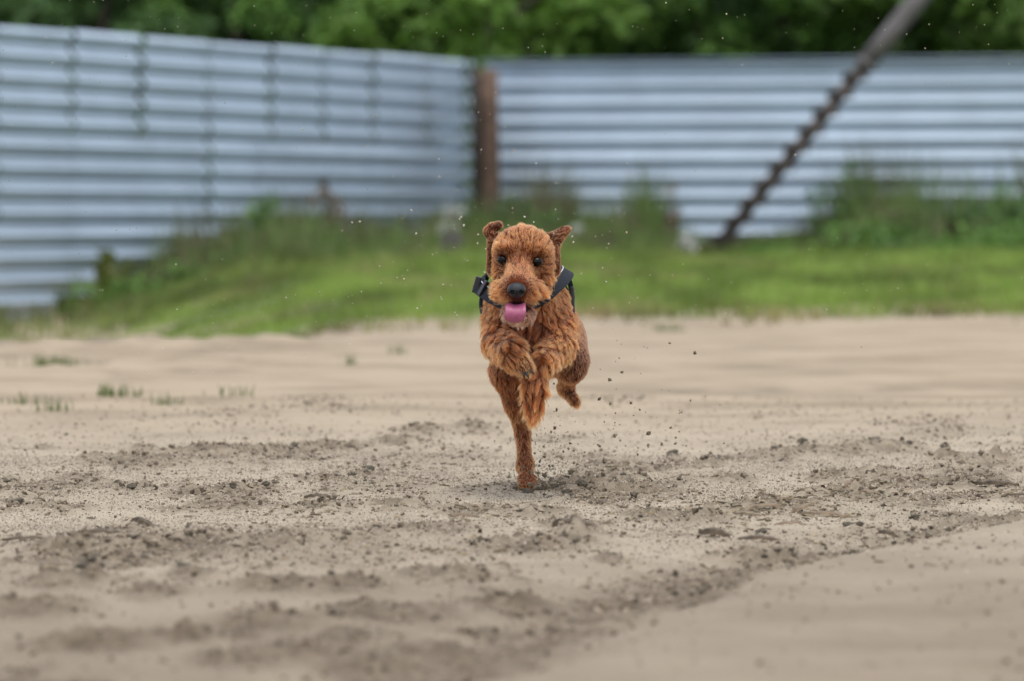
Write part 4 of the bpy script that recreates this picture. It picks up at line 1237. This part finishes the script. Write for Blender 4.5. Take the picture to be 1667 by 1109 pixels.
# tongue
M_TONGUE = plain('tongue', (.34, .085, .16), .42, noise=(160, .12), bump=.25, spec=.5)
M_TONGUE.node_tree.nodes['Principled BSDF'].inputs['Subsurface Weight'].default_value = .15
M_TONGUE.node_tree.nodes['Principled BSDF'].inputs['Subsurface Radius'].default_value = (.004, .0015, .001)
path = [pt(842, 494, -.53), pt(841, 494, -.565), pt(840, 496, -.598), pt(839, 504, -.612), pt(838.5, 513, -.612), pt(838.5, 520, -.608), pt(838.5, 525, -.602)]
wd = [.030, .033, .037, .041, .042, .037, .012]
V = []; F = []; NW = 10
for i, (p, w) in enumerate(zip(path, wd)):
    t = (path[min(i+1, 6)] - path[max(i-1, 0)]).normalized(); nn = t.cross(Vector((1, 0, 0))).normalized()
    if nn.y > 0: nn = -nn
    for s_ in (1, -1):
        for j in range(NW + 1):
            f = j / NW * 2 - 1
            zz = .0014 * s_ * math.sqrt(max(0, 1 - f ** 4)) - .0016 * (1 - i / 6) * s_ * (s_ > 0) * math.exp(-(f / .16) ** 2) + (.006 - .0009 * i) * f * f
            V.append(p + Vector((f * w / 2, 0, 0)) + nn * zz - Vector(OFF))
W2 = 2 * (NW + 1)
for i in range(6):
    for s_ in (0, 1):
        for j in range(NW):
            a = i * W2 + s_ * (NW + 1) + j
            q = (a, a + 1, a + W2 + 1, a + W2); F.append(q if s_ == 0 else q[::-1])
    for j in (0, NW):
        a = i * W2 + j; q = (a, a + NW + 1, a + W2 + NW + 1, a + W2); F.append(q)
for e in (0, 6 * W2):
    for j in range(NW): F.append((e + j, e + j + 1, e + NW + 1 + j + 1, e + NW + 1 + j))
tg = link('tongue', np_mesh('tongue', V, F), M_TONGUE, dog)
sb = tg.modifiers.new('round', 'SUBSURF'); sb.levels = 1; sb.render_levels = 2
M_CLAW = plain('claw', (.03, .025, .022), .4)
for (u, v, d, dx, dz) in [(852,610,-.518,.3,-1),(858,610,-.520,.5,-1),(864,605,-.516,.8,-.6)]:
    p = pt(u, v, d) - Vector(OFF); q = Vector((dx, -.5, dz)).normalized()
    b = MB(); b.tube([p - q * .004, p + q * .004, p + q * .009 + Vector((0, .002, -.002))], [.0032, .0026, .0006], 7); b.build('claw', M_CLAW, dog)

# --- harness
M_WEB = plain('black_webbing', (.009, .011, .016), .75, noise=(420, .35), bump=.3, spec=.22)
M_BUCK = plain('black_plastic', (.012, .012, .014), .35, spec=.5)
M_REFL = plain('reflective_thread', (.62, .63, .65), .4)
har = empty('harness', (0, 0, 0)); har.parent = dog
tag(har, 'black webbing harness with pale reflective stitching')
AXC = np.array(pt(862, 533, -.2))
def strap(name, path, w, m, parent, th=.0035, up=None, sub=6):
    """path: list of world points; the width runs across the path, lying on the body"""
    pp = [Vector(p) for p in path]
    q = []
    for i in range(len(pp) - 1):     # Catmull-Rom
        p0, p1, p2, p3 = pp[max(i-1, 0)], pp[i], pp[i+1], pp[min(i+2, len(pp)-1)]
        for k in range(sub):
            t = k / sub
            q.append(.5 * ((2*p1) + (p2 - p0)*t + (2*p0 - 5*p1 + 4*p2 - p3)*t*t + (-p0 + 3*p1 - 3*p2 + p3)*t**3))
    q.append(pp[-1])
    V = []; F = []; mids = []
    for i, p in enumerate(q):
        t = (q[min(i+1, len(q)-1)] - q[max(i-1, 0)]).normalized()
        a = np.array(p); out = a - AXC; out[1] *= .55 if out[1] < 0 else 0
        n = Vector(out); n = (n - t * n.dot(t)).normalized()
        s = t.cross(n).normalized()
        for (cs, cn) in ((-1, -1), (1, -1), (1, 1), (-1, 1)):
            V.append(p + s * (cs * w / 2) + n * (cn * th / 2) - Vector(OFF))
        mids.append((p, s, n))
    m_ = len(q)
    for i in range(m_ - 1):
        for k in range(4): F.append((i*4 + k, i*4 + (k+1) % 4, i*4 + 4 + (k+1) % 4, i*4 + 4 + k))
    F += [(3, 2, 1, 0), ((m_-1)*4, (m_-1)*4 + 1, (m_-1)*4 + 2, (m_-1)*4 + 3)]
    o = link(name, np_mesh(name, V, F, False), m, parent)
    bv = o.modifiers.new('soft', 'BEVEL'); bv.width = .0009; bv.segments = 2
    return o, mids
chest = [pt(808, 440, -.16), pt(784, 452, -.235), pt(780, 464, -.275), pt(793, 475, -.335), pt(818, 489, -.378), pt(850, 496, -.392), pt(882, 482, -.378), pt(902, 465, -.345), pt(918, 449, -.290), pt(921, 438, -.22), pt(900, 434, -.15)]
o, mids = strap('chest_strap', chest, .033, M_WEB, har)
def stitch(mids, side, i0, i1):
    b = MB()
    for i in range(i0, i1):
        (p, s, n), (p2, s2, n2) = mids[i], mids[i + 1]
        for (f0, f1) in ((.0, .38), (.5, .88)):
            a = p.lerp(p2, f0) + s.lerp(s2, f0) * side + n * .0026 - Vector(OFF); c = p.lerp(p2, f1) + s.lerp(s2, f1) * side + n * .0026 - Vector(OFF)
            b.tube([a, c], [.0010, .0010], 5)
    b.build('reflective_stitching', M_REFL, har)
stitch(mids, -.0095, 12, 29); stitch(mids, -.0095, 32, 54)
# girth strap behind the forelegs and saddle over the withers
def ring(dd, cu, cv, rx, rz, a0, a1, n=14):
    c = pt(cu, cv, dd); return [c + Vector((math.sin(a0 + (a1-a0)*k/n) * rx, 0, math.cos(a0 + (a1-a0)*k/n) * rz)) for k in range(n + 1)]
strap('girth_strap', ring(-.10, 864, 524, .088, .092, -math.pi, math.pi * .98, 20), .026, M_WEB, har, sub=3)
strap('saddle_panel', ring(-.16, 858, 525, .097, .115, -1.25, 1.25, 10), .10, M_WEB, har, th=.008, sub=4)
strap('side_strap', [pt(919, 442, -.20), pt(927, 457, -.20), pt(931, 477, -.20), pt(931, 497, -.20), pt(928, 513, -.21)], .022, M_WEB, har, th=.010, sub=5)
strap('side_strap', [pt(794, 450, -.19), pt(787, 470, -.19), pt(783, 490, -.19), pt(787, 512, -.20)], .020, M_WEB, har, th=.007, sub=5)
b = MB(); b.box(pt(776, 463, -.275) - Vector(OFF), (.012, .016, .034), Matrix.Rotation(.28, 3, 'Y')); bk = b.build('buckle', M_BUCK, har, False)
bv = bk.modifiers.new('soft', 'BEVEL'); bv.width = .002; bv.segments = 2
b = MB(); b.box(pt(789, 470, -.322) - Vector(OFF), (.016, .010, .033), Matrix.Rotation(.5, 3, 'Y') @ Matrix.Rotation(.6, 3, 'Z')); bk = b.build('strap_slider', M_BUCK, har, False)
bv = bk.modifiers.new('soft', 'BEVEL'); bv.width = .002; bv.segments = 2
b = MB(); b.box(pt(931, 486, -.215) - Vector(OFF), (.010, .014, .050), Matrix.Rotation(-.03, 3, 'Y')); bk = b.build('handle_grip', M_BUCK, har, False)
bv = bk.modifiers.new('soft', 'BEVEL'); bv.width = .003; bv.segments = 2
